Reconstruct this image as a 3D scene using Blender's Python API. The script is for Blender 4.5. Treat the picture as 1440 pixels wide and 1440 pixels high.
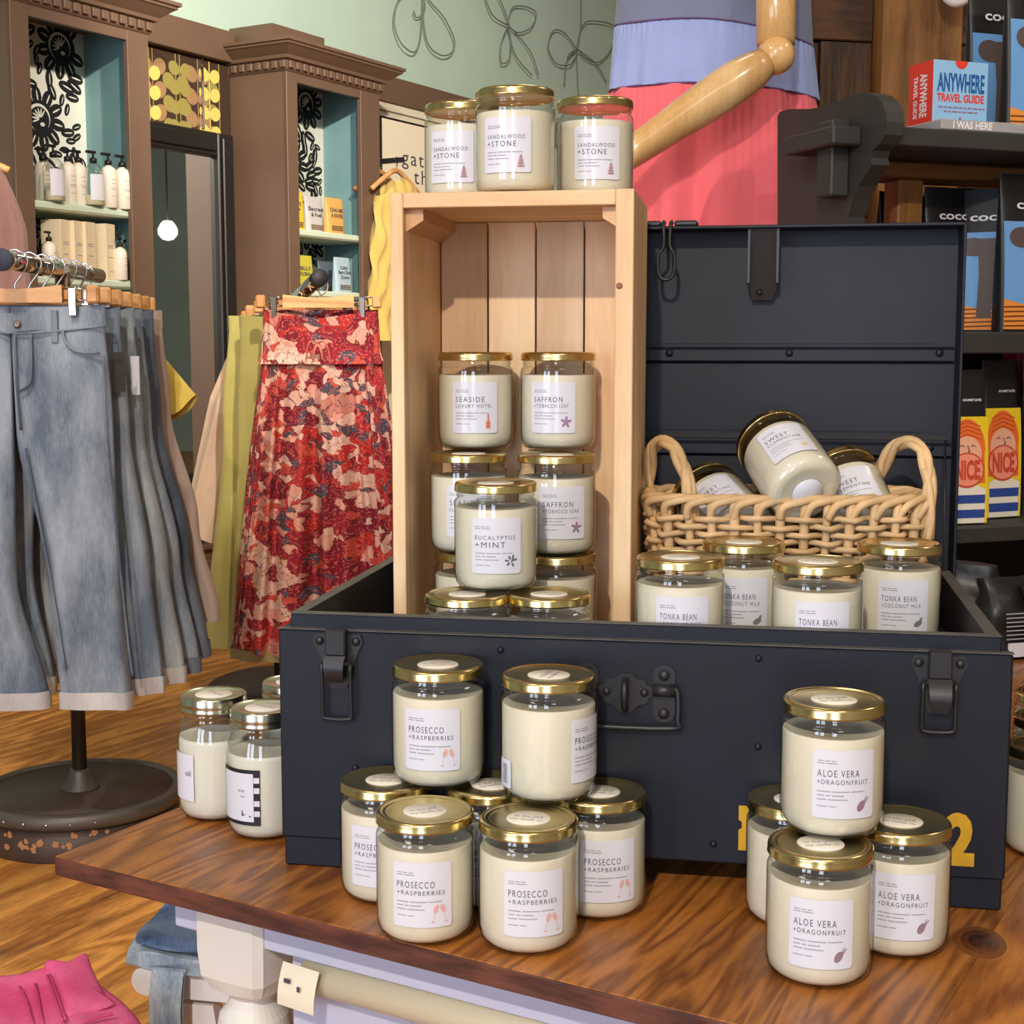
import bpy, bmesh, math, random
from mathutils import Vector, Matrix
random.seed(7)
PI = math.pi
S = bpy.context.scene
COL = S.collection
for o in list(bpy.data.objects):
    bpy.data.objects.remove(o)

# ------------------------------------------------------------------ camera
F = 2038.0; PITCH = 0.1143; CH = 1.17; TZ = CH - 0.5226
cam = bpy.data.cameras.new('camera')
cam.sensor_width = 36; cam.sensor_fit = 'HORIZONTAL'; cam.lens = 36 * F / 1440.0
cam.clip_start = 0.02; cam.clip_end = 60
co = bpy.data.objects.new('camera', cam); COL.objects.link(co)
co.location = (0, 0, CH); co.rotation_euler = (PI / 2 - PITCH, 0, 0)
S.camera = co

# ------------------------------------------------------------------ view
S.view_settings.view_transform = 'Standard'
S.view_settings.look = 'None'
S.view_settings.gamma = 1.0
S.view_settings.use_curve_mapping = False
S.view_settings.exposure = 0.0
S.cycles.use_denoising = True
S.cycles.max_bounces = 7
S.cycles.diffuse_bounces = 3
S.cycles.glossy_bounces = 4
S.cycles.transmission_bounces = 4
S.cycles.transparent_max_bounces = 18
S.cycles.sample_clamp_indirect = 4.0
S.cycles.caustics_reflective = False
S.cycles.caustics_refractive = False

# ------------------------------------------------------------------ world + big lights
W = bpy.data.worlds.new('world'); S.world = W; W.use_nodes = True
W.node_tree.nodes['Background'].inputs[0].default_value = (0.55, 0.68, 0.9, 1)
W.node_tree.nodes['Background'].inputs[1].default_value = 1.0

RA = -math.radians(30)                       # the room is turned 30 degrees to the camera
UV = Vector((0.5, math.cos(RA))); NV = Vector((math.cos(RA), -0.5))
def room(n, u, z=0.0):
    p = NV * n + UV * u
    return Vector((p.x, p.y, z))
N0, N1, U0, U1, ZC = -4.51, 3.3, -3.7, 12.2, 3.9

def area(name, loc, target, sx, sy, power, color):
    l = bpy.data.lights.new(name, 'AREA'); l.shape = 'RECTANGLE'; l.size = sx; l.size_y = sy
    l.energy = power; l.color = color
    o = bpy.data.objects.new(name, l); COL.objects.link(o); o.location = loc
    o.rotation_euler = (Vector(target) - Vector(loc)).to_track_quat('-Z', 'Y').to_euler()
    return o
def spot(name, loc, target, power, color, angle=60, blend=0.5, radius=0.04):
    l = bpy.data.lights.new(name, 'SPOT'); l.energy = power; l.color = color
    l.spot_size = math.radians(angle); l.spot_blend = blend; l.shadow_soft_size = radius
    o = bpy.data.objects.new(name, l); COL.objects.link(o); o.location = loc
    o.rotation_euler = (Vector(target) - Vector(loc)).to_track_quat('-Z', 'Y').to_euler()
    return o
WARM = (1.0, 0.89, 0.75); COOL = (0.66, 0.78, 1.0)
# the shop windows in the wall behind the camera glow with daylight (their panes are lit, see the setting)
WINDOWS = [(-2.35, -1.55), (-1.30, -0.50), (1.0, 2.0)]
# ceiling track spots
KEY = (-0.62, -1.95, 3.02)
SPOTS = [(KEY, (0.15, 1.55, 1.0), 370, 62),
         (room(-1.6, 0.6, 3.3), (-0.95, 3.5, 0.6), 150, 75),
         (room(-1.2, 2.0, 3.3), (-1.45, 5.9, 1.75), 330, 70),
         (room(-1.4, 3.2, 3.3), room(-4.4, 7.0, 2.6), 640, 80),
         (room(1.2, 1.0, 3.3), (0.9, 3.2, 1.3), 70, 60)]
for loc, tgt, pw, an in SPOTS:
    spot('track_spot_light', loc, tgt, pw, WARM, an)
# warm area panels added under the ceiling as general fill
FILL_PANELS = [(-1.5, -0.8), (1.2, -0.8), (-1.5, 3.4), (1.2, 3.4), (-1.5, 7.2)]
for n, u in FILL_PANELS:
    area('fill_panel_light', room(n, u, ZC - 0.07), room(n, u, 0), 0.55, 1.1, 16, WARM)

# ------------------------------------------------------------------ pixel helpers
cP, sP = math.cos(PITCH), math.sin(PITCH)
def ray(px, py):
    v = (py - 720.0) / F
    return Vector(((px - 720.0) / F, cP - v * sP, -sP - v * cP))
def on_z(px, py, z):
    d = ray(px, py); return Vector((0, 0, CH)) + d * ((z - CH) / d.z)
def at_d(px, py, d):
    return Vector((0, 0, CH)) + ray(px, py) * d
def on_plane(px, py, p0, nrm):
    d = ray(px, py); c = Vector((0, 0, CH)); nrm = Vector(nrm)
    return c + d * ((Vector(p0) - c).dot(nrm) / d.dot(nrm))
def face_cam(x, y): return math.atan2(-x, y)

# ------------------------------------------------------------------ materials
def lin(r, g, b):
    f = lambda v: (v / 255 / 12.92) if v / 255 <= 0.04045 else ((v / 255 + 0.055) / 1.055) ** 2.4
    return (f(r), f(g), f(b), 1.0)
MATS = {}
def new_mat(name):
    m = bpy.data.materials.new(name); m.use_nodes = True
    nt = m.node_tree; b = nt.nodes['Principled BSDF']
    return m, nt, b
def link(nt, a, b): nt.links.new(a, b)
def mat(name, col, rough=0.5, metal=0.0, bump=0.0, bscale=60.0, var=0.0, vscale=8.0, spec=0.5, sheen=0.0):
    if name in MATS: return MATS[name]
    m, nt, b = new_mat(name)
    b.inputs['Base Color'].default_value = col; b.inputs['Roughness'].default_value = rough
    b.inputs['Metallic'].default_value = metal; b.inputs['Specular IOR Level'].default_value = spec
    if sheen: b.inputs['Sheen Weight'].default_value = sheen
    if bump or var:
        tc = nt.nodes.new('ShaderNodeTexCoord')
    if var:
        nz = nt.nodes.new('ShaderNodeTexNoise'); nz.inputs['Scale'].default_value = vscale; nz.inputs['Detail'].default_value = 4
        link(nt, tc.outputs['Object'], nz.inputs['Vector'])
        mr = nt.nodes.new('ShaderNodeMapRange'); mr.inputs[1].default_value = 0.3; mr.inputs[2].default_value = 0.7
        mr.inputs[3].default_value = 1 - var; mr.inputs[4].default_value = 1 + var * 0.6
        link(nt, nz.outputs['Fac'], mr.inputs[0])
        hs = nt.nodes.new('ShaderNodeHueSaturation'); hs.inputs['Color'].default_value = col
        link(nt, mr.outputs[0], hs.inputs['Value']); link(nt, hs.outputs[0], b.inputs['Base Color'])
    if bump:
        nb = nt.nodes.new('ShaderNodeTexNoise'); nb.inputs['Scale'].default_value = bscale; nb.inputs['Detail'].default_value = 3
        link(nt, tc.outputs['Object'], nb.inputs['Vector'])
        bp = nt.nodes.new('ShaderNodeBump'); bp.inputs['Strength'].default_value = bump; bp.inputs['Distance'].default_value = 0.004
        link(nt, nb.outputs['Fac'], bp.inputs['Height']); link(nt, bp.outputs[0], b.inputs['Normal'])
    MATS[name] = m; return m

def wood(name, c1, c2, axis='Y', scale=6.0, stretch=9.0, rough=0.35, dist=4.0, fine=0.35, dark=None, bump=0.15, knots=None, coat=0.0):
    """grain runs along the given local axis"""
    if name in MATS: return MATS[name]
    m, nt, b = new_mat(name); N = nt.nodes
    tc = N.new('ShaderNodeTexCoord'); mp = N.new('ShaderNodeMapping'); oi = N.new('ShaderNodeObjectInfo')
    s = [scale * stretch] * 3; s['XYZ'.index(axis)] = scale
    mp.inputs['Scale'].default_value = s
    ad = N.new('ShaderNodeVectorMath'); ad.operation = 'ADD'
    ml = N.new('ShaderNodeMath'); ml.operation = 'MULTIPLY'; ml.inputs[1].default_value = 37.0
    link(nt, oi.outputs['Random'], ml.inputs[0])
    link(nt, tc.outputs['Object'], mp.inputs['Vector']); link(nt, mp.outputs[0], ad.inputs[0]); link(nt, ml.outputs[0], ad.inputs[1])
    n1 = N.new('ShaderNodeTexNoise'); n1.inputs['Scale'].default_value = 0.12; n1.inputs['Detail'].default_value = 2
    n1.inputs['Distortion'].default_value = dist * 0.3
    link(nt, ad.outputs[0], n1.inputs['Vector'])
    wv = N.new('ShaderNodeMath'); wv.operation = 'MULTIPLY'; wv.inputs[1].default_value = 26.0 + dist * 4
    link(nt, n1.outputs['Fac'], wv.inputs[0])
    sn = N.new('ShaderNodeMath'); sn.operation = 'SINE'; link(nt, wv.outputs[0], sn.inputs[0])
    n2 = N.new('ShaderNodeTexNoise'); n2.inputs['Scale'].default_value = 4.5; n2.inputs['Detail'].default_value = 8; n2.inputs['Roughness'].default_value = .65
    link(nt, ad.outputs[0], n2.inputs['Vector'])
    mx = N.new('ShaderNodeMath'); mx.operation = 'MULTIPLY_ADD'; mx.inputs[1].default_value = 0.28
    link(nt, sn.outputs[0], mx.inputs[0])
    f2 = N.new('ShaderNodeMapRange'); f2.inputs[1].default_value = 0.3; f2.inputs[2].default_value = 0.7
    f2.inputs[3].default_value = 0.5 - fine; f2.inputs[4].default_value = 0.5 + fine
    link(nt, n2.outputs['Fac'], f2.inputs[0]); link(nt, f2.outputs[0], mx.inputs[2])
    cr = N.new('ShaderNodeValToRGB'); cr.color_ramp.elements[0].color = c1; cr.color_ramp.elements[1].color = c2
    cr.color_ramp.elements[0].position = 0.12; cr.color_ramp.elements[1].position = 0.85
    link(nt, mx.outputs[0], cr.inputs[0])
    out = cr.outputs[0]
    if dark is not None:
        n3 = N.new('ShaderNodeTexNoise'); n3.inputs['Scale'].default_value = 0.35; n3.inputs['Detail'].default_value = 6; n3.inputs['Roughness'].default_value = 0.7
        link(nt, ad.outputs[0], n3.inputs['Vector'])
        r3 = N.new('ShaderNodeMapRange'); r3.inputs[1].default_value = 0.56; r3.inputs[2].default_value = 0.72
        link(nt, n3.outputs['Fac'], r3.inputs[0])
        mm = N.new('ShaderNodeMix'); mm.data_type = 'RGBA'; mm.inputs[7].default_value = dark
        link(nt, r3.outputs[0], mm.inputs[0]); link(nt, out, mm.inputs[6]); out = mm.outputs[2]
    hs = N.new('ShaderNodeHueSaturation')
    rv = N.new('ShaderNodeMapRange'); rv.inputs[3].default_value = 0.85; rv.inputs[4].default_value = 1.15
    link(nt, oi.outputs['Random'], rv.inputs[0]); link(nt, rv.outputs[0], hs.inputs['Value']); link(nt, out, hs.inputs['Color'])
    link(nt, hs.outputs[0], b.inputs['Base Color'])
    b.inputs['Roughness'].default_value = rough
    if coat: b.inputs['Coat Weight'].default_value = coat; b.inputs['Coat Roughness'].default_value = 0.15
    bp = N.new('ShaderNodeBump'); bp.inputs['Strength'].default_value = bump; bp.inputs['Distance'].default_value = 0.002
    link(nt, mx.outputs[0], bp.inputs['Height']); link(nt, bp.outputs[0], b.inputs['Normal'])
    MATS[name] = m; return m

def glass_mat(name, tint=(0.99, 0.995, 0.985, 1), edge=(0.5, 0.53, 0.47, 1)):
    """thin clear glass: see-through, darker and shinier towards the rim"""
    if name in MATS: return MATS[name]
    m, nt, b = new_mat(name); N = nt.nodes; N.remove(b)
    tr = N.new('ShaderNodeBsdfTransparent'); gl = N.new('ShaderNodeBsdfGlossy'); gl.inputs['Roughness'].default_value = 0.03
    gl.inputs['Color'].default_value = (1, 1, 1, 1)
    lw = N.new('ShaderNodeLayerWeight'); lw.inputs['Blend'].default_value = 0.5
    pw = N.new('ShaderNodeMath'); pw.operation = 'POWER'; pw.inputs[1].default_value = 2.6
    link(nt, lw.outputs['Facing'], pw.inputs[0])
    cm = N.new('ShaderNodeMix'); cm.data_type = 'RGBA'; cm.inputs[6].default_value = tint; cm.inputs[7].default_value = edge
    link(nt, pw.outputs[0], cm.inputs[0]); link(nt, cm.outputs[2], tr.inputs['Color'])
    fr = N.new('ShaderNodeMath'); fr.operation = 'POWER'; fr.inputs[1].default_value = 5.0; link(nt, lw.outputs['Facing'], fr.inputs[0])
    mr = N.new('ShaderNodeMath'); mr.operation = 'MULTIPLY_ADD'; mr.inputs[1].default_value = 0.85; mr.inputs[2].default_value = 0.07
    link(nt, fr.outputs[0], mr.inputs[0])
    mx = N.new('ShaderNodeMixShader'); link(nt, mr.outputs[0], mx.inputs[0]); link(nt, tr.outputs[0], mx.inputs[1]); link(nt, gl.outputs[0], mx.inputs[2])
    link(nt, mx.outputs[0], N['Material Output'].inputs['Surface'])
    MATS[name] = m; return m

# ------------------------------------------------------------------ mesh helpers
class MB:
    def __init__(self): self.v = []; self.f = []; self.sm = []
    def add(self, vs, fs, smooth=False, M=None):
        b = len(self.v)
        for p in vs:
            p = Vector(p)
            if M is not None: p = M @ p
            self.v.append(p)
        for q in fs:
            self.f.append(tuple(b + i for i in q)); self.sm.append(smooth)
        return self
    def box(self, x0, x1, y0, y1, z0, z1, M=None):
        vs = [(x0, y0, z0), (x1, y0, z0), (x1, y1, z0), (x0, y1, z0), (x0, y0, z1), (x1, y0, z1), (x1, y1, z1), (x0, y1, z1)]
        fs = [(3, 2, 1, 0), (4, 5, 6, 7), (0, 1, 5, 4), (1, 2, 6, 5), (2, 3, 7, 6), (3, 0, 4, 7)]
        return self.add(vs, fs, False, M)
    def bbox(self, x0, x1, y0, y1, z0, z1, r=0.002, M=None):
        """box with chamfered edges"""
        bm = bmesh.new(); bmesh.ops.create_cube(bm, size=1.0)
        for v in bm.verts:
            v.co = Vector((x0 if v.co.x < 0 else x1, y0 if v.co.y < 0 else y1, z0 if v.co.z < 0 else z1))
        bmesh.ops.bevel(bm, geom=list(bm.edges), offset=r, segments=1, affect='EDGES')
        bm.verts.index_update()
        self.add([v.co.copy() for v in bm.verts], [tuple(v.index for v in f.verts) for f in bm.faces], False, M); bm.free()
        return self
    def lathe(self, prof, n=32, M=None, smooth=True, cap0=True, cap1=True, sx=1.0, sy=1.0):
        vs = []; fs = []
        k = len(prof)
        for r, z in prof:
            for i in range(n):
                a = 2 * PI * i / n; vs.append((r * math.cos(a) * sx, r * math.sin(a) * sy, z))
        for j in range(k - 1):
            for i in range(n):
                i2 = (i + 1) % n
                fs.append((j * n + i, j * n + i2, (j + 1) * n + i2, (j + 1) * n + i))
        if cap0: fs.append(tuple(reversed(range(n))))
        if cap1: fs.append(tuple((k - 1) * n + i for i in range(n)))
        return self.add(vs, fs, smooth, M)
    def tube(self, pts, r, n=8, M=None, closed=False, rr=None, flat=1.0):
        pts = [Vector(p) for p in pts]; k = len(pts); vs = []; fs = []
        up = None
        for j in range(k):
            if closed: t = pts[(j + 1) % k] - pts[j - 1]
            else: t = pts[min(j + 1, k - 1)] - pts[max(j - 1, 0)]
            if t.length < 1e-9: t = Vector((0, 0, 1))
            t.normalize()
            if up is None:
                up = Vector((0, 0, 1)) if abs(t.z) < 0.9 else Vector((1, 0, 0))
            x = t.cross(up)
            if x.length < 1e-6: x = t.orthogonal()
            x.normalize(); y = x.cross(t).normalized(); up = y
            q = rr[j] if rr else r
            for i in range(n):
                a = 2 * PI * i / n
                vs.append(pts[j] + x * (q * math.cos(a)) + y * (q * flat * math.sin(a)))
        for j in range(k if closed else k - 1):
            j2 = (j + 1) % k
            for i in range(n):
                i2 = (i + 1) % n; fs.append((j * n + i, j * n + i2, j2 * n + i2, j2 * n + i))
        if not closed:
            fs.append(tuple(reversed(range(n)))); fs.append(tuple((k - 1) * n + i for i in range(n)))
        return self.add(vs, fs, True, M)
    def prism(self, poly, y0, y1, M=None, smooth=False):
        """polygon in local x,z, thickness along y"""
        n = len(poly); a = sum(poly[i][0] * poly[(i + 1) % n][1] - poly[(i + 1) % n][0] * poly[i][1] for i in range(n))
        if a < 0: poly = poly[::-1]
        vs = [(x, y0, z) for x, z in poly] + [(x, y1, z) for x, z in poly]
        fs = [tuple(range(n)), tuple(reversed(range(n, 2 * n)))]
        for i in range(n):
            j = (i + 1) % n; fs.append((i, n + i, n + j, j))
        return self.add(vs, fs, smooth, M)
    def flat(self, poly, y=0.0, M=None):
        n = len(poly); a = sum(poly[i][0] * poly[(i + 1) % n][1] - poly[(i + 1) % n][0] * poly[i][1] for i in range(n))
        if a < 0: poly = poly[::-1]
        return self.add([(x, y, z) for x, z in poly], [tuple(range(n))], False, M)
    def grid(self, fn, nu, nv, closed=False, M=None, smooth=True):
        vs = []; fs = []
        for j in range(nv + 1):
            for i in range(nu if closed else nu + 1): vs.append(fn(i / nu, j / nv))
        w = nu if closed else nu + 1
        for j in range(nv):
            for i in range(nu):
                i2 = (i + 1) % w if closed else i + 1
                fs.append((j * w + i, j * w + i2, (j + 1) * w + i2, (j + 1) * w + i))
        return self.add(vs, fs, smooth, M)
    def mesh(self, name):
        me = bpy.data.meshes.new(name); me.from_pydata([tuple(p) for p in self.v], [], self.f)
        me.polygons.foreach_set('use_smooth', self.sm); me.update(); return me
    def build(self, name, m, parent=None, loc=None, rz=None):
        me = self.mesh(name); return obj(name, me, m, parent, loc, rz)
def obj(name, me, m, parent=None, loc=None, rz=None):
    o = bpy.data.objects.new(name, me); COL.objects.link(o)
    if m is not None:
        if not me.materials: me.materials.append(m)
        elif me.materials[0] != m:
            o.material_slots[0].link = 'OBJECT'; o.material_slots[0].material = m
    if parent: o.parent = parent
    if loc is not None: o.location = loc
    if rz is not None: o.rotation_euler = (0, 0, rz)
    return o
def tag(o, label=None, cat=None, group=None, kind=None):
    if label: o['label'] = label
    if cat: o['category'] = cat
    if group: o['group'] = group
    if kind: o['kind'] = kind
    return o
def thing(name, label, cat, loc=(0, 0, 0), rz=0.0, group=None):
    o = bpy.data.objects.new(name, None); COL.objects.link(o); o.empty_display_size = 0.05
    o.location = loc; o.rotation_euler = (0, 0, rz)
    return tag(o, label, cat, group)
def struct(o): o['kind'] = 'structure'; return o
def crom(pts, k=6, closed=False):
    """smooth curve through points"""
    pts = [Vector(p) for p in pts]; n = len(pts); out = []
    rng = n if closed else n - 1
    for i in range(rng):
        p0 = pts[(i - 1) % n] if closed or i > 0 else pts[0]; p1 = pts[i]; p2 = pts[(i + 1) % n]
        p3 = pts[(i + 2) % n] if closed or i + 2 < n else pts[n - 1]
        for t in range(k):
            t = t / k
            out.append(0.5 * ((2 * p1) + (p2 - p0) * t + (2 * p0 - 5 * p1 + 4 * p2 - p3) * t * t + (3 * p1 - p0 - 3 * p2 + p3) * t ** 3))
    if not closed: out.append(pts[-1])
    return out
def arc(cx, cz, r, a0, a1, n, rz=None):
    rz = rz or r
    return [(cx + r * math.cos(math.radians(a0 + (a1 - a0) * i / n)), cz + rz * math.sin(math.radians(a0 + (a1 - a0) * i / n))) for i in range(n + 1)]
def rrect(w, h, r, n=4, cx=0, cz=0):
    return (arc(cx + w / 2 - r, cz - h / 2 + r, r, -90, 0, n) + arc(cx + w / 2 - r, cz + h / 2 - r, r, 0, 90, n)
            + arc(cx - w / 2 + r, cz + h / 2 - r, r, 90, 180, n) + arc(cx - w / 2 + r, cz - h / 2 + r, r, 180, 270, n))
_TX = {}
def text_geo(s, bold=0.0, space=1.0):
    """verts in unit boxes: x from 0 to width, z with cap height 1"""
    k = (s, bold, space)
    if k in _TX: return _TX[k]
    cu = bpy.data.curves.new('t', 'FONT'); cu.body = s; cu.resolution_u = 3; cu.offset = bold; cu.space_character = space; cu.fill_mode = 'FRONT'
    o = bpy.data.objects.new('t', cu); COL.objects.link(o)
    bpy.context.view_layer.update()
    me = bpy.data.meshes.new_from_object(o.evaluated_get(bpy.context.evaluated_depsgraph_get()))
    vs = [(v.co.x, v.co.y) for v in me.vertices]; fs = [tuple(p.vertices) for p in me.polygons]
    bpy.data.objects.remove(o); bpy.data.curves.remove(cu); bpy.data.meshes.remove(me)
    x0 = min(v[0] for v in vs); x1 = max(v[0] for v in vs)
    vs = [((x - x0), z / 0.69) for x, z in vs]
    _TX[k] = (vs, fs, x1 - x0); return _TX[k]
def add_text(mb, s, x, z, width=None, cap=0.01, y=0.0, bold=0.01, space=1.0, M=None, fn=None, center=False):
    vs, fs, w = text_geo(s, bold, space)
    sx = (width / w) if width else cap / 0.69 * 0.69 / 0.69 * 0.69
    off = -(w * sx) / 2 if center else 0
    q = []
    for a, b in vs:
        p = (x + off + a * sx, y, z + b * cap)
        q.append(fn(p[0], p[2]) if fn else p)
    mb.add(q, fs, False, M)

# ================================================================== MATERIAL SET
M_FLOOR = wood('floor_pine', lin(160, 100, 42), lin(226, 158, 78), 'Y', 4.2, 7, 0.36, 4, 0.30, dark=lin(96, 54, 24), bump=0.2)
M_TABLE = wood('table_oak', lin(122, 68, 24), lin(190, 120, 52), 'Y', 6.0, 7, 0.38, 9, 0.22, dark=lin(116, 62, 22), bump=0.12, coat=0.1)
M_TEDGE = wood('table_edge', lin(62, 32, 24), lin(104, 58, 42), 'X', 7.0, 6, 0.55, 8, 0.35, bump=0.25)
M_PINE = wood('crate_pine', lin(224, 180, 132), lin(246, 212, 168), 'Z', 3.0, 10, 0.55, 3, 0.22, bump=0.1)
M_HANG = wood('hanger_wood', lin(196, 132, 74), lin(226, 172, 112), 'X', 6.0, 8, 0.4, 2, 0.2, bump=0.05)
M_GREEN = mat('wall_sage', lin(186, 210, 198), 0.85, var=0.05, vscale=3, bump=0.08, bscale=120)
M_BROWN = mat('paint_brown', lin(112, 88, 72), 0.5, var=0.06, vscale=5)
M_TEAL = mat('paint_teal', lin(126, 168, 172), 0.6, var=0.05)
M_MINT = mat('paint_mint', lin(214, 228, 206), 0.45)
M_NAVY = mat('trunk_paint', lin(21, 25, 37), 0.5, var=0.12, vscale=14, bump=0.03, bscale=180, spec=0.35)
M_NAVYW = mat('trunk_worn', lin(92, 90, 86), 0.5, var=0.25, vscale=60)
M_BLKMET = mat('black_metal', lin(46, 46, 48), 0.38, 0.3)
M_YPAINT = mat('stencil_yellow', lin(206, 158, 24), 0.6, var=0.1, vscale=60)
M_GOLD = mat('lid_gold', lin(214, 192, 132), 0.22, 1.0)
M_SILV = mat('lid_silver', lin(205, 200, 178), 0.2, 1.0)
M_CHROME = mat('chrome', lin(215, 212, 208), 0.1, 1.0)
M_WAX = mat('soy_wax', lin(238, 229, 206), 0.5, var=0.03, vscale=20)
M_WAXW = mat('soy_wax_white', lin(234, 228, 212), 0.5)
M_LABEL = mat('label_paper', lin(226, 225, 234), 0.22)
M_INK = mat('label_ink', lin(70, 70, 84), 0.7)
M_INKG = mat('label_ink_grey', lin(166, 162, 172), 0.7)
M_STICK = mat('lid_sticker_paper', lin(250, 243, 226), 0.6)
M_GLASS = glass_mat('jar_glass')
M_WICK = mat('wicker', lin(222, 184, 134), 0.55, var=0.22, vscale=30)
M_BLACK = mat('matte_black', lin(24, 23, 24), 0.6)
M_CHAR = mat('charcoal_paint', lin(52, 50, 48), 0.55, var=0.15, vscale=12, bump=0.1, bscale=90)
M_WHITE = mat('white_paint', lin(238, 236, 238), 0.45)

# ================================================================== SETTING
def room_obj(name, mb, m, parent=None):
    o = mb.build(name, m, parent)
    if parent is None: o.rotation_euler = (0, 0, RA); struct(o)
    return o
floor = room_obj('floor', MB().box(N0 - .1, N1 + .1, U0 - .1, U1 + .1, -0.08, -0.021), mat('floor_gap', lin(40, 24, 12), 0.9))
PWD = 0.142; r = 0
n = N0
while n < N1:
    u = U0 - random.uniform(0, 2.6)
    while u < U1:
        L = random.choice((3.2, 3.6, 4.0))
        a, b = max(u, U0), min(u + L, U1)
        if b - a > 0.05:
            MB().bbox(n + .0012, min(n + PWD, N1) - .0012, a + .001, b - .001, -0.021, 0.0, 0.0015).build('floor_plank', M_FLOOR, floor)
        u += L
    n += PWD
room_obj('wall_left', MB().box(N0 - .12, N0, U0, U1, 0, ZC), M_GREEN)
room_obj('wall_back', MB().box(N0 - .12, N1 + .12, U1, U1 + .12, 0, ZC), M_GREEN)
room_obj('wall_right', MB().box(N1, N1 + .12, U0, U1, 0, ZC), mat('wall_cream', lin(206, 206, 188), 0.85))
room_obj('ceiling', MB().box(N0, N1, U0, U1, ZC, ZC + .1), mat('ceiling_white', lin(225, 222, 212), 0.9))
mb = MB()
edges = [N0 - .12] + [e for w in WINDOWS for e in w] + [N1 + .12]
for i in range(0, len(edges), 2): mb.box(edges[i], edges[i + 1], U0 - .12, U0, 0, ZC)
for a, b in WINDOWS: mb.box(a, b, U0 - .12, U0, 0, 0.45).box(a, b, U0 - .12, U0, 2.65, ZC)
room_obj('wall_front', mb, mat('wall_cream', lin(206, 206, 188), 0.85))
M_DAY, nt, b_ = new_mat('daylit_glass'); b_.inputs['Emission Color'].default_value = (*COOL, 1); b_.inputs['Emission Strength'].default_value = 10.5; b_.inputs['Roughness'].default_value = .1
for i, (a, b) in enumerate(WINDOWS):
    w = room_obj('window_%d' % (i + 1), MB().box(a, b, U0 - .07, U0 - .065, 0.45, 2.65), M_DAY)
    fr = MB().box(a, a + .05, U0 - .1, U0 - .02, .45, 2.65).box(b - .05, b, U0 - .1, U0 - .02, .45, 2.65).box(a, b, U0 - .1, U0 - .02, .45, .5).box(a, b, U0 - .1, U0 - .02, 2.6, 2.65).box((a + b) / 2 - .02, (a + b) / 2 + .02, U0 - .1, U0 - .02, .5, 2.6)
    fr.build('window_frame', M_WHITE, w)
# added fill panels and the track spots on the ceiling
for (n, u), lb in zip(FILL_PANELS, ('left one near the shop windows', 'right one near the shop windows', 'left one above the jeans rack', 'right one above the partition', 'farthest one at the back')):
    p = room(n, u, 0)
    t = thing('fill_panel', 'flat white fill panel added on the ceiling, ' + lb, 'ceiling light', (p.x, p.y, ZC - .06), RA, 'added fill panels')
    MB().box(-.3, .3, -.58, .58, 0, .06).build('frame', M_WHITE, t)
for (loc, tgt, pw, an), lb in zip(SPOTS, ('the trunk display', 'the jeans rack', 'the mirror', 'the green wall', 'the black shelf')):
    loc = Vector(loc); d = (Vector(tgt) - loc).normalized()
    t = thing('track_spotlight', 'black track spotlight on the ceiling aimed at ' + lb, 'spotlight', loc, 0, 'track spotlights')
    Mq = d.to_track_quat('Z', 'Y').to_matrix().to_4x4()
    MB().lathe([(.052, -.02), (.06, -.02), (.06, .0), (.055, -.16), (.03, -.2), (.0, -.2)][0:5], 20, Mq, cap0=False).build('lamp_head', M_BLACK, t)
    MB().tube([d * -.12, Vector((d.x * -.12, d.y * -.12, ZC - loc.z))], .012, 8).build('stem', M_BLACK, t)

# ================================================================== TABLE
C0 = on_z(75, 1204, TZ)
table = thing('display_table', 'brown wooden display table top on turned white leg carrying the candles', 'table', (C0.x, C0.y, 0), RA)
TU, TN, TH = 2.15, 1.32, 0.022
bw = TN / 6
MB().bbox(0, TN, 0, TU, TZ - TH + .001, TZ - .0005, 0.002).build('table_edge', M_TEDGE, table)
for k in range(6):
    MB().bbox(k * bw + .0001 + (0.0015 if k == 0 else 0), (k + 1) * bw - .0001, 0.0015, TU - .0015, TZ - .003, TZ, 0.0003).build('table_plank', M_TABLE, table)
_k = on_z(1378, 1325, TZ) - C0; _kn, _ku = _k.x * NV.x + _k.y * NV.y, _k.x * UV.x + _k.y * UV.y
for r_, c_, zz_ in ((.030, lin(122, 70, 28), .0002), (.022, lin(96, 50, 20), .0004), (.013, lin(66, 32, 12), .0006)):
    MB().lathe([(r_, TZ), (r_ * .98, TZ + zz_), (.001, TZ + zz_)], 24, Matrix.Translation((_kn, _ku, 0)) @ Matrix.Rotation(.3, 4, 'Z') @ Matrix.Diagonal((.75, 1.2, 1, 1)), cap0=False).build('knot', mat('table_knot_%d' % int(r_ * 1000), c_, .45), table)
M_APR = mat('apron_cool_shade', lin(196, 198, 220), 0.5)  # white paint coloured lavender for the cool light and shade below the table
def apron(x0, x1, y0, y1): MB().bbox(x0, x1, y0, y1, TZ - TH - .045, TZ - TH, .002).build('apron', M_APR, table)
IN = 0.035; LX, LY = 0.195, IN + .045
apron(.12, TN - .12, IN + .012, IN + .032); apron(.12, TN - .12, TU - IN - .032, TU - IN - .012)
apron(LX - .02, LX, LY + .05, TU - .12); apron(TN - IN - .032, TN - IN - .012, .12, TU - .12)
M_LEG = mat('leg_paint', lin(226, 222, 212), 0.5)
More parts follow.
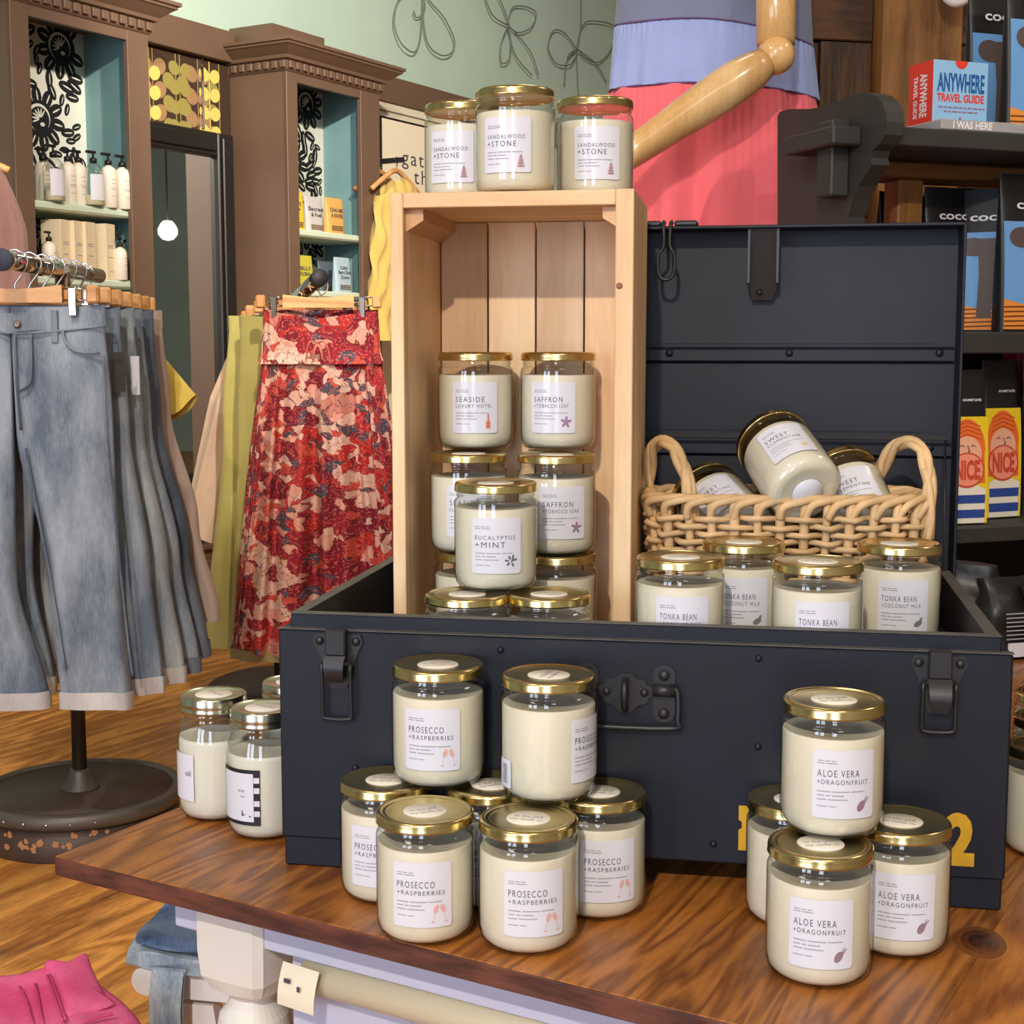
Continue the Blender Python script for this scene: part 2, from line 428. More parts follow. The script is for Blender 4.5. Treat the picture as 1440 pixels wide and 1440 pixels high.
def leg(cx, cy):
    s = .043; zt = TZ - TH; zb = zt - .115
    mb = MB(); n = 20
    # square block that rounds off into a turned leg
    prof = []
    for z, sz, sq in [(zt, s, 1), (zt - .06, s, 1), (zt - .085, s * .97, .9), (zt - .1, s * .85, .55), (zt - .108, s * .62, 0.1), (zt - .112, s * .55, 0), (zt - .12, s * .62, 0), (zt - .132, s * .82, 0), (zt - .16, s * .95, 0), (zt - .2, s * .8, 0), (zt - .25, s * .5, 0), (zt - .32, s * .62, 0), (zt - .42, s * .7, 0), (zt - .5, s * .5, 0), (zt - .53, s * .6, 0), (zt - .56, s * .45, 0), (0.0, s * .42, 0)]:
        ring = []
        for i in range(32):
            a = 2 * PI * (i + .5) / 32; c, q = math.cos(a), math.sin(a)
            m_ = max(abs(c), abs(q)); k = sq / m_ + (1 - sq)
            k = min(k, 1.38)
            ring.append((cx + c * k * sz, cy + q * k * sz, max(z, 0)))
        prof.append(ring)
    vs = [p for ring in prof for p in ring]; fs = []
    for j in range(len(prof) - 1):
        for i in range(32): fs.append(((j + 1) * 32 + i, (j + 1) * 32 + (i + 1) % 32, j * 32 + (i + 1) % 32, j * 32 + i))
    fs.append(tuple(range(32))); fs.append(tuple(reversed(range((len(prof) - 1) * 32, len(prof) * 32))))
    mb.add(vs, fs, False); mb.build('leg', M_LEG, table)
leg(LX, LY); leg(TN - .1, LY); leg(.1, TU - .08); leg(TN - .1, TU - .08)
# cream rail with a paper tag under the front apron
rail = thing('towel_rail', 'round cream wooden rail fixed under the front edge of the table', 'rail', (C0.x, C0.y, 0), RA)
MB().tube([(LX + .09, IN + .02, TZ - TH - .062), (TN - .1, IN + .02, TZ - TH - .062)], .017, 18).build('rod', mat('cream_rail', lin(232, 218, 184), .5), rail)
MB().box(LX + .08, LX + .088, IN + .03, IN + .04, TZ - TH - .08, TZ - TH - .045).box(LX + .06, TN - .1, IN + .034, IN + .05, TZ - TH - .30, TZ - TH - .045).build('back_board', M_APR, rail)
tg = thing('price_tag', 'small cream paper price tag hanging on the rail under the table', 'tag', (C0.x, C0.y, 0), RA)
mt = MB(); zc = TZ - TH - .045
mt.grid(lambda a, b: (LX + .075 + a * .046 + b * -.004, IN + .02 - .019 - .006 * math.sin(b * 2.2) - .003 * a, zc - b * .042), 6, 6)
mt.build('paper', mat('tag_paper', lin(240, 230, 204), .7), tg)
mt = MB(); mt.box(LX + .083, LX + .09, IN - .0085, IN - .0075, zc - .016, zc - .012).box(LX + .1, LX + .103, IN - .0105, IN - .0095, zc - .021, zc - .016)
mt.build('print', M_INK, tg)

# ================================================================== TRUNK
YAW = 0.1764; TXY = Vector((-.2323, 1.4167)); TW, TD, TB, TR = 0.6994, 0.428, 0.2435, 0.2575
trunk = thing('metal_trunk', 'large dark navy metal military trunk with open lid on the table', 'trunk', (TXY.x, TXY.y, TZ), -YAW)
TM = Matrix.Translation((TXY.x, TXY.y, TZ)) @ Matrix.Rotation(-YAW, 4, 'Z'); TMI = TM.inverted()
UYT = Vector((math.sin(YAW), math.cos(YAW), 0)); UXT = Vector((math.cos(YAW), -math.sin(YAW), 0))
def tloc(px, py, b):
    """trunk-local point seen at a pixel, on the plane y=b"""
    return TMI @ on_plane(px, py, TM @ Vector((0, b, 0)), UYT)
FT = 0.03; wl = .022
mb = MB()
mb.bbox(0, TW, 0, wl, FT, TB, .002).bbox(0, TW, TD - wl, TD, FT, TB, .002).bbox(0, wl, wl, TD - wl, FT, TB, .002).bbox(TW - wl, TW, wl, TD - wl, FT, TB, .002).box(wl, TW - wl, wl, TD - wl, FT, FT + .012)
mb.build('body', M_NAVY, trunk)
i0, i1 = .0099, .022
mb = MB().bbox(i0, TW - i0, i0, i1, TB - .003, TR, .001).bbox(i0, TW - i0, TD - i1, TD - i0, TB - .003, TR, .001).bbox(i0, i1, i1, TD - i1, TB - .003, TR, .001).bbox(TW - i1, TW - i0, i1, TD - i1, TB - .003, TR, .001)
mb.build('rim', M_NAVY, trunk)
mb = MB().box(-.0006, TW + .0006, -.0006, i0, TB, TB + .0008).box(i0 - .0003, TW - i0 + .0003, i0 - .0003, i1 + .0003, TR, TR + .0006).box(i0, i1 + .0003, i1, TD - i1, TR, TR + .0006).box(TW - i1 - .0003, TW - i0, i1, TD - i1, TR, TR + .0006)
mb.build('worn_edge', M_NAVYW, trunk)
for fx in (.002, TW - .062):
    MB().bbox(fx, fx + .06, .002, .075, 0, FT + .002, .002).build('foot', M_NAVY, trunk)
    MB().bbox(fx, fx + .06, TD - .077, TD - .002, 0, FT + .002, .002).build('foot', M_NAVY, trunk)
def rivet(x, y, z, r=.004, M=M_NAVY, d=.0025):
    Mr = Matrix.Translation((x, y, z)) @ Matrix.Rotation(PI / 2, 4, 'X')
    MB().lathe([(r, 0), (r * .95, d * .5), (r * .6, d), (0.0005, d * 1.15)], 12, Mr).build('rivet', M, trunk)
for px, py in ((704, 914), (1067, 926), (1066, 1050), (1003, 1187), (700, 1180), (500, 1080)):
    q = tloc(px, py, 0); rivet(q.x, 0, q.z, .0035)
# lid, open and standing up at the back
LHT = 0.423; LX0 = .013
LM = Matrix.Translation((0, TD + .001, TB)) @ Matrix.Rotation(-.012, 4, 'X')
lid = MB().bbox(LX0, TW, .046, .05, 0, LHT, .001, LM).bbox(LX0, TW, 0, .05, LHT - .004, LHT, .001, LM).bbox(LX0, TW, 0, .05, 0, .004, .001, LM).bbox(LX0, LX0 + .004, 0, .05, 0, LHT, .001, LM).bbox(TW - .004, TW, 0, .05, 0, LHT, .001, LM).build('trunk_lid', M_NAVY, trunk)
def lidz(py, b=.046): return tloc(1100, py, TD + b).z - TB
z1, z2 = lidz(511), lidz(487)
mb = MB().prism([(0, 0)] * 0 + [(.0, 0), (.0, .001), (.0, .0)], 0, 1) if False else MB()
def rib(za, zb):
    pr = [(.046, za), (.041, za + .004), (.041, zb - .004), (.046, zb)]
    vs = [(.02, y, z) for y, z in pr] + [(TW - .005, y, z) for y, z in pr]
    MB().add(vs, [(4, 5, 1, 0), (5, 6, 2, 1), (6, 7, 3, 2)], False, LM).build('lid_rib', M_NAVY, lid)
rib(z1, z2); rib(lidz(642), lidz(620))
MB().box(.02, TW - .005, .044, .0465, lidz(616), lidz(609), LM).build('lid_groove', M_BLACK, lid)
MB().box(.03, TW - .03, .0445, .0465, z2 + .004, LHT - .035, LM).build('lid_panel', M_NAVY, lid)
MB().box(.03, TW - .03, .0445, .0465, lidz(605), z1 - .004, LM).build('lid_panel', M_NAVY, lid)
for px, py in ((1110, 496), (1322, 496), (941, 496), (1308, 630)):
    q = tloc(px, py, TD + .04); Mr = LM @ Matrix.Translation((q.x, .042, q.z - TB)) @ Matrix.Rotation(PI / 2, 4, 'X')
    MB().lathe([(.005, -.002), (.005, .001), (.003, .003), (.0005, .0035)], 12, Mr).build('rivet', M_NAVY, lid)
xa, xb = tloc(1052, 330, TD + .02).x, tloc(1096, 330, TD + .02).x
zt, zm, ze = LHT - .004, lidz(398, .02), lidz(421, .03)
mb = MB(); vs = [(xa, .008, zt), (xb, .008, zt), (xb, .026, zm), (xa, .026, zm), (xb - .006, .032, ze), (xa + .006, .032, ze)]
vs2 = [(x, y + .003, z) for x, y, z in vs]
mb.add(vs + vs2, [(0, 3, 2, 1), (3, 5, 4, 2), (6, 7, 8, 9), (9, 8, 10, 11), (0, 1, 7, 6), (1, 2, 8, 7), (2, 4, 10, 8), (4, 5, 11, 10), (5, 3, 9, 11), (3, 0, 6, 9)], False, LM)
mb.box(xa, xa + .003, .006, .046, zm, zt, LM).box(xb - .003, xb, .006, .046, zm, zt, LM)
hs = mb.build('lid_stay', M_BLKMET, lid)
q = tloc(1068, 410, TD + .03)
MB().lathe([(.004, 0), (.004, .003), (.001, .005)], 12, LM @ Matrix.Translation((q.x, .03, q.z - TB)) @ Matrix.Rotation(PI / 2, 4, 'X')).build('rivet', M_BLKMET, hs)
# wire loop hanging over the top edge of the lid
xl = tloc(938, 330, TD).x
def zl(py): return tloc(938, py, TD - .006).z - TB
pts = [(xl - .0045, .012, LHT + .004), (xl - .0045, -.006, LHT + .003), (xl - .0035, -.008, zl(345)), (xl - .010, -.008, zl(358)), (xl - .010, -.008, zl(382)), (xl - .005, -.008, zl(392)), (xl + .004, -.008, zl(392)), (xl + .009, -.008, zl(382)), (xl + .009, -.008, zl(358)), (xl + .0035, -.008, zl(345)), (xl + .0045, -.006, LHT + .003), (xl + .0045, .012, LHT + .004)]
MB().tube(crom(pts, 3), .0022, 8, LM).build('lid_hook', M_BLKMET, lid)
MB().bbox(xl - .032, xl - .008, .004, .03, LHT, LHT + .007, .002, LM).bbox(xl + .008, xl + .036, .004, .03, LHT, LHT + .007, .002, LM).build('hook_clamp', M_BLKMET, lid)
MB().box(.02, .05, TD - .004, TD + .012, TB - .03, TB + .004).box(TW - .05, TW - .02, TD - .004, TD + .012, TB - .03, TB + .004).build('hinge', M_BLKMET, trunk)
MB().tube([TMI @ at_d(1327, 800, 1.70), TMI @ at_d(1330, 560, 1.79)], .0012, 6).build('stay_cord', M_BLKMET, trunk)
# toggle latches
def latch(px, py, kind):
    q = tloc(px, py, 0); zt = TB - .001; s = 1.0
    Mx = Matrix.Translation((q.x, 0, zt))
    lt = MB().prism([(-.023, -.002), (.023, -.002), (.0255, -.010), (.021, -.018), (.012, -.045), (.0085, -.056), (-.0085, -.056), (-.012, -.045), (-.021, -.018), (-.0255, -.010)], -.0025, 0, Mx).build('latch', M_BLKMET, trunk)
    for sx in (-1, 1):
        MB().lathe([(.0045, 0), (.004, .002), (.001, .003)], 12, Mx @ Matrix.Translation((sx * .0185, -.0025, -.009)) @ Matrix.Rotation(PI / 2, 4, 'X')).build('rivet', M_BLKMET, lt)
    MB().bbox(-.0105, .0105, -.013, -.002, -.022, .004, .0015, Mx).build('latch_strap', M_BLKMET, lt)
    vs = MB()
    def f(a, b):
        z = -.022 - b * .026; y = -.012 - .006 * math.sin(b * PI * .9) - (.006 * b if kind else .004 * (1 - b))
        return ((a - .5) * (.021 - .003 * b), y, z)
    vs.grid(f, 4, 8, False, Mx)
    vs.grid(lambda a, b: Vector(f(1 - a, b)) + Vector((0, .004, 0)), 4, 8, False, Mx)
    vs.build('latch_lever', M_BLKMET, lt)
    z0 = -.034 if kind == 0 else -.030; zb = -.086 if kind == 0 else -.072; w = .0145
    MB().tube([Mx @ Vector(p) for p in crom([(-w, -.010, z0 + .004), (-w, -.009, (z0 + zb) / 2), (-w, -.008, zb + .004), (-w + .004, -.008, zb), (w - .004, -.008, zb), (w, -.008, zb + .004), (w, -.009, (z0 + zb) / 2), (w, -.010, z0 + .004)], 3, False)], .0021, 8).build('latch_loop', M_BLKMET, lt)
    MB().tube([Mx @ Vector((-w, -.010, z0 + .004)), Mx @ Vector((w, -.010, z0 + .004))], .0021, 8).build('latch_pin', M_BLKMET, lt)
latch(476, 905, 0); latch(1321, 930, 1)
# staple plate and bail handle in the middle
q = tloc(880, 975, 0); Mx = Matrix.Translation((q.x, 0, q.z))
pl = MB().prism([(-.006, .020), (.006, .020), (.012, .014), (.018, .015), (.020, .010), (.026, .007), (.026, .000), (.022, -.004), (.021, -.008), (.012, -.011), (.006, -.017), (-.006, -.017), (-.012, -.011), (-.021, -.008), (-.022, -.004), (-.026, 0), (-.026, .007), (-.020, .010), (-.018, .015), (-.012, .014)], -.003, 0, Mx).build('hasp_plate', M_BLKMET, trunk)
MB().tube([Mx @ Vector(p) for p in crom([(0, -.002, .014), (0, -.012, .011), (0, -.016, .0), (0, -.012, -.011), (0, -.002, -.014)], 4)], .0032, 8).build('staple', M_BLKMET, pl)
for sx in (-1, 1): MB().lathe([(.004, 0), (.0035, .002), (.001, .003)], 12, Mx @ Matrix.Translation((sx * .018, -.003, .002)) @ Matrix.Rotation(PI / 2, 4, 'X')).build('rivet', M_BLKMET, pl)
qb = tloc(934, 975, 0); qe = tloc(953, 1024, -.006); zh = tloc(934, 968, -.006).z
for cx in (qb.x, 2 * q.x - qb.x):
    Mx = Matrix.Translation((cx, 0, qb.z))
    br = MB().prism(rrect(.021, .056, .010, 5), -.003, 0, Mx).build('handle_bracket', M_BLKMET, trunk)
    MB().tube([Mx @ Vector((-.0105, -.006, .004)), Mx @ Vector((.0105, -.006, .004))], .006, 12).build('bracket_knuckle', M_BLKMET, br)
    for dz in (.018, -.019): MB().lathe([(.0055, 0), (.005, .002), (.001, .0032)], 12, Mx @ Matrix.Translation((0, -.003, dz)) @ Matrix.Rotation(PI / 2, 4, 'X')).build('rivet', M_BLKMET, br)
xr = qe.x; xlft = 2 * q.x - xr; zb = qe.z
MB().tube(crom([(qb.x, -.006, zh), (xr - .004, -.006, zh), (xr, -.007, zh - .006), (xr, -.009, zb + .008), (xr - .006, -.009, zb), (xlft + .006, -.009, zb), (xlft, -.009, zb + .008), (xlft, -.007, zh - .006), (xlft + .004, -.006, zh), (2 * q.x - qb.x, -.006, zh)], 4), .0028, 8).build('handle', M_BLKMET, trunk)
# yellow stencil numbers
mb = MB(); qa = tloc(1327, 1211, 0); qz = tloc(1372, 1149, 0)
add_text(mb, '2', qa.x, qa.z, width=qz.x - qa.x, cap=qz.z - qa.z, y=-.0008, bold=.055)
qa = tloc(1038, 1195, 0); qz = tloc(1053, 1133, 0)
mb.build('stencil_number', M_YPAINT, trunk); mb = MB()
mb.flat([(qa.x, qa.z), (qz.x, qa.z), (qz.x, qz.z), (qa.x, qz.z), (qa.x, qz.z - .014), (qa.x + .003, qz.z - .016), (qa.x + .003, qa.z + .022), (qa.x, qa.z + .02)], -.0008)
mb.build('stencil_letter', M_YPAINT, trunk)
# riser inside the trunk under the basket and the front row
RIS = .851
tr = thing('display_riser', 'plain black riser board hidden inside the trunk under the basket', 'riser', (TXY.x, TXY.y, TZ), -YAW)
MB().bbox(.375, TW - .024, .024, TD - .024, RIS - TZ - .012, RIS - TZ, .001).build('top_board', M_BLACK, tr)
for a, b in ((.38, .03), (TW - .05, .03), (.38, TD - .05), (TW - .05, TD - .05)):
    MB().box(a, a + .02, b, b + .02, FT + .012, RIS - TZ - .012).build('leg', M_BLACK, tr)

# ================================================================== CRATE
CY = 0.16; CD = 1.545; CZ0 = TZ + FT + .0125
ux = Vector((math.cos(CY), -math.sin(CY), 0)); uy = Vector((math.sin(CY), math.cos(CY), 0))
pc = at_d(720, 270, CD)
def cpt(px, py): return on_plane(px, py, pc, uy)
pL, pR = cpt(548, 270), cpt(892, 266)
CWD = (pR - pL).length; CZ1 = (pL.z + pR.z) / 2
CO = Vector((pL.x, pL.y, 0)); CDEP = 0.205; CH_ = CZ1 - CZ0
crate = thing('wooden_crate', 'tall pine wooden crate standing on end inside the trunk', 'crate', (CO.x, CO.y, CZ0), -CY)
MB().bbox(0, .0145, 0, CDEP, 0, CH_, .001).build('side_panel', M_PINE, crate)
MB().bbox(CWD - .015, CWD, 0.012, CDEP, 0, CH_, .001).build('side_panel', M_PINE, crate)
MB().bbox(CWD - .0195, CWD, 0, .0115, 0, CH_, .001).build('front_batten', M_PINE, crate)
M_PINEX = wood('crate_pine_x', lin(224, 180, 132), lin(246, 212, 168), 'X', 3.0, 10, 0.55, 3, 0.22, bump=0.1)
M_PINEY = wood('crate_pine_y', lin(206, 156, 108), lin(234, 190, 142), 'Y', 3.0, 10, 0.55, 3, 0.22, bump=0.1)
MB().bbox(.0146, CWD - .0196, .0, CDEP - .001, CH_ - .0165, CH_ - .0005, .001).build('top_board', M_PINEX, crate)
MB().bbox(.0146, CWD - .0152, .012, CDEP - .001, .0, .0165, .001).build('bottom_board', M_PINEX, crate)
sw = (CWD - .03) / 4
for k in range(4):
    MB().bbox(.0148 + k * sw + .001, .0148 + (k + 1) * sw - .001, CDEP - .013, CDEP - .0005 + random.uniform(-.001, .0), .017, CH_ - .017, .0008).build('back_slat', M_PINE, crate)
for x0, x1 in ((.0147, .034), (CWD - .0345, CWD - .0152)):
    mb = MB(); vs = []
    a, b = (x0, x1)
    lft = x0 < .1
    pr = [(a, 0), (b, 0), (b, -.012), (a, -.024)] if lft else [(a, 0), (b, 0), (b, -.024), (a, -.012)]
    mb.prism([(x, CH_ - .0168 + z) for x, z in pr], .013, CDEP - .0135)
    mb.build('corner_cleat', M_PINEY, crate)
# knots
kq = None
def knot(px, py, r):
    p = Matrix.Rotation(CY, 4, 'Z') @ (cpt(px, py) - Vector((CO.x, CO.y, CZ0)))
    MB().lathe([(r, 0), (r * .7, .0006), (r * .4, .0005)], 14, Matrix.Translation((p.x, -.0001, p.z)) @ Matrix.Rotation(PI / 2, 4, 'X')).build('knot', mat('knot', lin(150, 92, 56), .6), crate)
knot(871, 402, .0035)

# ================================================================== JARS
JR, JH = .044, .1126
def jar_meshes():
    g = MB().lathe([(.030, .0022), (.036, .0006), (.0395, .0025), (.0428, .008), (.0438, .015), (.044, .03), (.044, .089), (.0438, .0925), (.0428, .0948), (.0412, .0958), (.0406, .0968), (.0416, .0982), (.0420, .0994), (.0412, .1005), (.0412, .1035)], 48, cap1=False).mesh('jar_glass')
    wx = MB().lathe([(.028, .0035), (.036, .0035), (.0405, .008), (.0424, .016), (.0426, .03), (.0426, .085), (.0418, .0866), (.040, .0858), (.001, .0856)], 40).mesh('jar_wax')
    ld = MB().lathe([(.0415, .1030), (.0434, .1027), (.0440, .1036), (.0436, .1046), (.0436, .1092), (.0432, .1108), (.0418, .1123), (.0404, .1126), (.0388, .1118), (.0376, .1112), (.0362, .1116), (.0346, .1112), (.033, .1108), (.001, .1108)], 48).mesh('jar_lid')
    st = MB().lathe([(.0195, .1109), (.0193, .1112), (.001, .1112)], 32, cap0=False).mesh('lid_sticker')
    tx = MB(); add_text(tx, 'in the JAR', 0, 0.0005, width=.026, cap=.0062, center=True, bold=.0, fn=lambda x, z: (x, z, .1114))
    add_text(tx, 'soy candle co.', 0, -.0068, width=.030, cap=.004, center=True, bold=.012, fn=lambda x, z: (x, z, .1114))
    return g, wx, ld, st, tx.mesh('lid_print')
G_, W_, L_, ST_, SP_ = jar_meshes()
LR = .04425; LW, LHH, LZ = .054, .058, .0205
def cyl(x, z, r=LR):
    a = x / LR; return (r * math.sin(a), -r * math.cos(a), z)
def label_mesh(w, h, z0, r, rad=.003, nx=14):
    poly = rrect(w, h, rad, 4, 0, z0 + h / 2)
    mb = MB(); zs = sorted(set(round(p[1], 6) for p in poly))
    # rounded rectangle filled with columns so it can bend
    xs = sorted(set([round(-w / 2 + w * i / nx, 6) for i in range(nx + 1)] + [round(p[0], 6) for p in poly]))
    def zr(x):
        d = max(0, abs(x) - (w / 2 - rad)); return rad - math.sqrt(max(0, rad * rad - d * d))
    vs = []; fs = []
    for x in xs:
        q = zr(x); vs += [cyl(x, z0 + q, r), cyl(x, z0 + h - q, r)]
    for i in range(len(xs) - 1): fs.append((2 * i, 2 * i + 2, 2 * i + 3, 2 * i + 1))
    return mb.add(vs, fs, True).mesh('label')
LAB_ = label_mesh(LW, LHH, LZ, LR)
MINI_ = label_mesh(.020, .026, .012, LR, .002, 6)
def poly_ell(cx, cz, rx, rz, n=12, rot=0):
    out = []
    for i in range(n):
        a = 2 * PI * i / n; x, z = rx * math.cos(a), rz * math.sin(a); c, s = math.cos(rot), math.sin(rot)
        out.append((cx + x * c - z * s, cz + x * s + z * c))
    return out
ICONS = {
 'glasses': (lin(224, 176, 170), [poly_ell(-.003, .004, .0022, .0042, 12, -.35), poly_ell(.003, .004, .0022, .0042, 12, .35), [(-.0047, 0), (-.0042, 0), (-.0058, -.0075), (-.0063, -.0075)], [(.0047, 0), (.0042, 0), (.0058, -.0075), (.0063, -.0075)], poly_ell(-.006, -.0077, .002, .0006), poly_ell(.006, -.0077, .002, .0006)]),
 'fruit': (lin(150, 120, 132), [poly_ell(-.001, -.002, .0032, .0052, 14, -.55), [(.0012, .0015), (.0022, .001), (.0045, .006), (.0035, .0058)], [(.002, .001), (.003, .0), (.0065, .0045), (.0055, .0048)]]),
 'cake': (lin(176, 140, 146), [poly_ell(0, -.006, .0045, .0014), poly_ell(0, -.003, .0036, .0017), poly_ell(0, 0, .0029, .0016), poly_ell(0, .0028, .0021, .0015), poly_ell(0, .005, .0013, .0013)]),
 'bottle': (lin(214, 116, 90), [rrect(.0052, .0085, .001, 3, 0, -.003), rrect(.002, .009, .0006, 3, 0, .0045)]),
 'flower': (lin(158, 124, 158), [poly_ell(.0036 * math.cos(a), .0036 * math.sin(a) , .0034, .0016, 10, a) for a in (0.3, 1.5, 2.7, 4.0, 5.2)]),
 'sprig': (lin(96, 110, 104), [poly_ell(.004 * math.cos(a) * k, .004 * math.sin(a) * k, .0026, .0012, 8, a) for a, k in ((0.4, 1.2), (1.2, 1.3), (2.0, 1.1), (2.9, 1.2), (3.8, 1), (5.2, .9), (.8, .5))]),
 'nut': (lin(120, 128, 116), [poly_ell(0, 0, .005, .003, 12, .5), poly_ell(.003, .004, .003, .0014, 10, 1.0)]),
 'citrus': (lin(222, 196, 150), [poly_ell(0, 0, .004, .004, 12)])}
FLAV = {
 'prosecco': ('PROSECCO', .034, '+RASPBERRIES', .043, 'glasses'),
 'aloe': ('ALOE VERA', .035, '+DRAGONFRUIT', .043, 'fruit'),
 'sandal': ('SANDALWOOD', .043, '+STONE', .033, 'cake'),
 'seaside': ('SEASIDE', .034, 'LUXURY HOTEL', .043, 'bottle'),
 'saffron': ('SAFFRON', .034, '+TOBACCO LEAF', .041, 'flower'),
 'mint': ('EUCALYPTUS', .043, '+MINT', .032, 'sprig'),
 'tonka': ('TONKA BEAN', .036, '+COCONUT MILK', .041, 'nut'),
 'sweet': ('SWEET', .028, 'CLEMENTINE', .040, 'citrus')}
FM = {}
def flavour(k):
    if k in FM: return FM[k]
    a, wa, b, wb, ic = FLAV[k]; x0 = -LW / 2 + .0042; zt = LZ + LHH; r = LR + .00025
    fn = lambda x, z: cyl(x, z, r)
    ca, cb = (.0058, .0040) if k not in ('sandal', 'mint') else (.0042, .0058)
    za = zt - .0225; zb = za - .0065
    if k in ('sandal', 'mint'): zb = za - .0082
    tx = MB(); add_text(tx, a, x0, za, width=wa, cap=ca, fn=fn, bold=0.0, space=1.3); add_text(tx, b, x0, zb, width=wb, cap=cb, fn=fn, bold=0.0, space=1.3)
    gx = MB()
    def strip(xa, xb, z, h):
        m = 6; vs = []
        for i in range(m + 1):
            x = xa + (xb - xa) * i / m; vs += [fn(x, z), fn(x, z + h)]
        gx.add(vs, [(2 * i, 2 * i + 2, 2 * i + 3, 2 * i + 1) for i in range(m)])
    def words(z, h, wds):
        x = x0
        for w_ in wds: strip(x, x + w_, z, h); x += w_ + .0011
    words(zt - .0095, .0009, (.005, .004, .004)); words(zt - .0115, .0009, (.006, .009))
    z = zb - .0065
    words(z, .0010, (.011, .015, .012)); words(z - .0034, .0010, (.006, .004, .010)); words(z - .0068, .0010, (.008, .016)); words(z - .0125, .0009, (.009, .006))
    cx, cz = LW / 2 - .0115, LZ + .0125
    im = MB()
    for poly in ICONS[ic][1]:
        n = len(poly); A = sum(poly[i][0] * poly[(i + 1) % n][1] - poly[(i + 1) % n][0] * poly[i][1] for i in range(n))
        if A < 0: poly = poly[::-1]
        im.add([fn(cx + x, cz + zz) for x, zz in poly], [tuple(range(n))])
    FM[k] = (tx.mesh('label_text'), gx.mesh('label_small_print'), im.mesh('label_picture'), mat('icon_' + ic, ICONS[ic][0], .7)); return FM[k]
JARS = []
def jar(k, label, x, y, z, turn=0.0, group=None, lean=None, barcode=None, empty_label=False):
    t = thing('candle_jar', label, 'candle', (x, y, z), face_cam(x, y) + math.radians(turn), group)
    if lean is not None:
        t.rotation_mode = 'QUATERNION'; t.rotation_quaternion = lean
    obj('glass_jar', G_, M_GLASS, t); obj('wax', W_, M_WAX, t)
    l = obj('lid', L_, M_GOLD, t); s = obj('lid_sticker', ST_, M_STICK, l)
    sp = obj('sticker_print', SP_, M_INKG, l); sp.rotation_euler = (0, 0, random.uniform(-.5, .5))
    tm, gm, im, icm = flavour(k)
    lb = obj('label', LAB_, M_LABEL, t)
    obj('label_text', tm, M_INK, lb); obj('label_small_print', gm, M_INKG, lb)['kind'] = 'stuff'; obj('label_picture', im, icm, lb)
    if barcode is not None:
        bl = obj('barcode_label', MINI_, M_LABEL, t); bl.rotation_euler = (0, 0, math.radians(barcode))
        bm_ = MB()
        for i in range(9): bm_.add([cyl(-.004, .016 + i * .002, LR + .0002), cyl(.004, .016 + i * .002, LR + .0002), cyl(.004, .017 + i * .002, LR + .0002), cyl(-.004, .017 + i * .002, LR + .0002)], [(0, 1, 2, 3)])
        bo = bm_.build('barcode', M_INK, bl)
    JARS.append((t, x, y, z)); return t
def jd(px, lidpy, width, z):
    """position from the lid's centre pixel and pixel width, standing at height z"""
    d = F * .088 / width; p = at_d(px, lidpy, d); y = (d - (CH - z - JH) * sP) / cP
    return (px - 720) / F * d, y
T2 = TZ + JH
G1 = 'prosecco and raspberries candles in front of the trunk'
jar('prosecco', 'prosecco candle jar on the table, front left of the lower ring', -.0776, 1.2526, TZ, -4, G1)
jar('prosecco', 'prosecco candle jar on the table, front right of the lower ring', .0144, 1.232, TZ, 7, G1)
jar('prosecco', 'prosecco candle jar at the right rear of the lower ring against the trunk', .0812, 1.309, TZ, 12, G1)
jar('prosecco', 'prosecco candle jar at the far left rear of the lower ring against the trunk', -.1205, 1.346, TZ, -12, G1)
jar('prosecco', 'prosecco candle jar hidden in the middle behind the stacked pair', -.0195, 1.332, TZ, 4, G1)
jar('prosecco', 'prosecco candle jar stacked on top at left, label facing front', -.070, 1.3435, T2, -8, G1)
jar('prosecco', 'prosecco candle jar stacked on top at right, label turned to the right edge', .0336, 1.300, T2, 62, G1, barcode=-125)
G2 = 'aloe vera and dragonfruit candles in front of the trunk'
jar('aloe', 'aloe vera candle jar on the table, nearest one of its pyramid', .257, 1.1675, TZ, 3, G2)
jar('aloe', 'aloe vera candle jar on the table at right, beside the yellow number 2', .3386, 1.225, TZ, 8, G2)
jar('aloe', 'aloe vera candle jar on the table at the left rear of its pyramid', .259, 1.286, TZ, 80, G2)
jar('aloe', 'aloe vera candle jar crowning the pyramid of dragonfruit candles', .274, 1.207, T2, 14, G2)
G3 = 'sandalwood and stone candles on top of the crate'
for (px, w, tn, lb) in ((650, 106.5, -18, 'sandalwood candle jar at the left on top of the crate, partly hidden'), (724.5, 113, -12, 'sandalwood candle jar in the middle on top of the crate, in front of the others'), (837, 108.5, 4, 'sandalwood candle jar at the right on top of the crate')):
    x, y = jd(px, 120, w, CZ1); jar('sandal', lb, x, y, CZ1 + .0002, tn, G3)
# inside the crate: stacks of three in the back row, two columns
FZ = CZ0 + .0168
def lvl(k): return FZ + k * JH
Lv3 = 1.05
base = [Lv3 - JH * 3, Lv3 - JH * 2, Lv3 - JH, Lv3]
G4 = 'candles stacked inside the crate'
xs, ys = jd(668.5, 500, 106, Lv3); xf, yf = jd(785, 500, 106, Lv3)
jar('seaside', 'seaside luxury hotel candle jar at the top left of the stack in the crate', xs, ys, base[3], -1, G4)
jar('saffron', 'saffron candle jar at the top right of the stack in the crate', xf, yf, base[3], -8, G4)
xs2, ys2 = jd(659, 640, 109, base[2]); xf2, yf2 = jd(782.5, 640, 110, base[2])
jar('seaside', 'seaside candle jar half hidden behind the eucalyptus jar', xs2, ys2, base[2], 1, G4)
jar('saffron', 'saffron candle jar in the crate to the right of the eucalyptus jar', xf2, yf2, base[2], 10, G4)
jar('seaside', 'candle jar in the third layer of the crate, left of the eucalyptus jar', xs2 + .004, ys2, base[1], 4, G4)
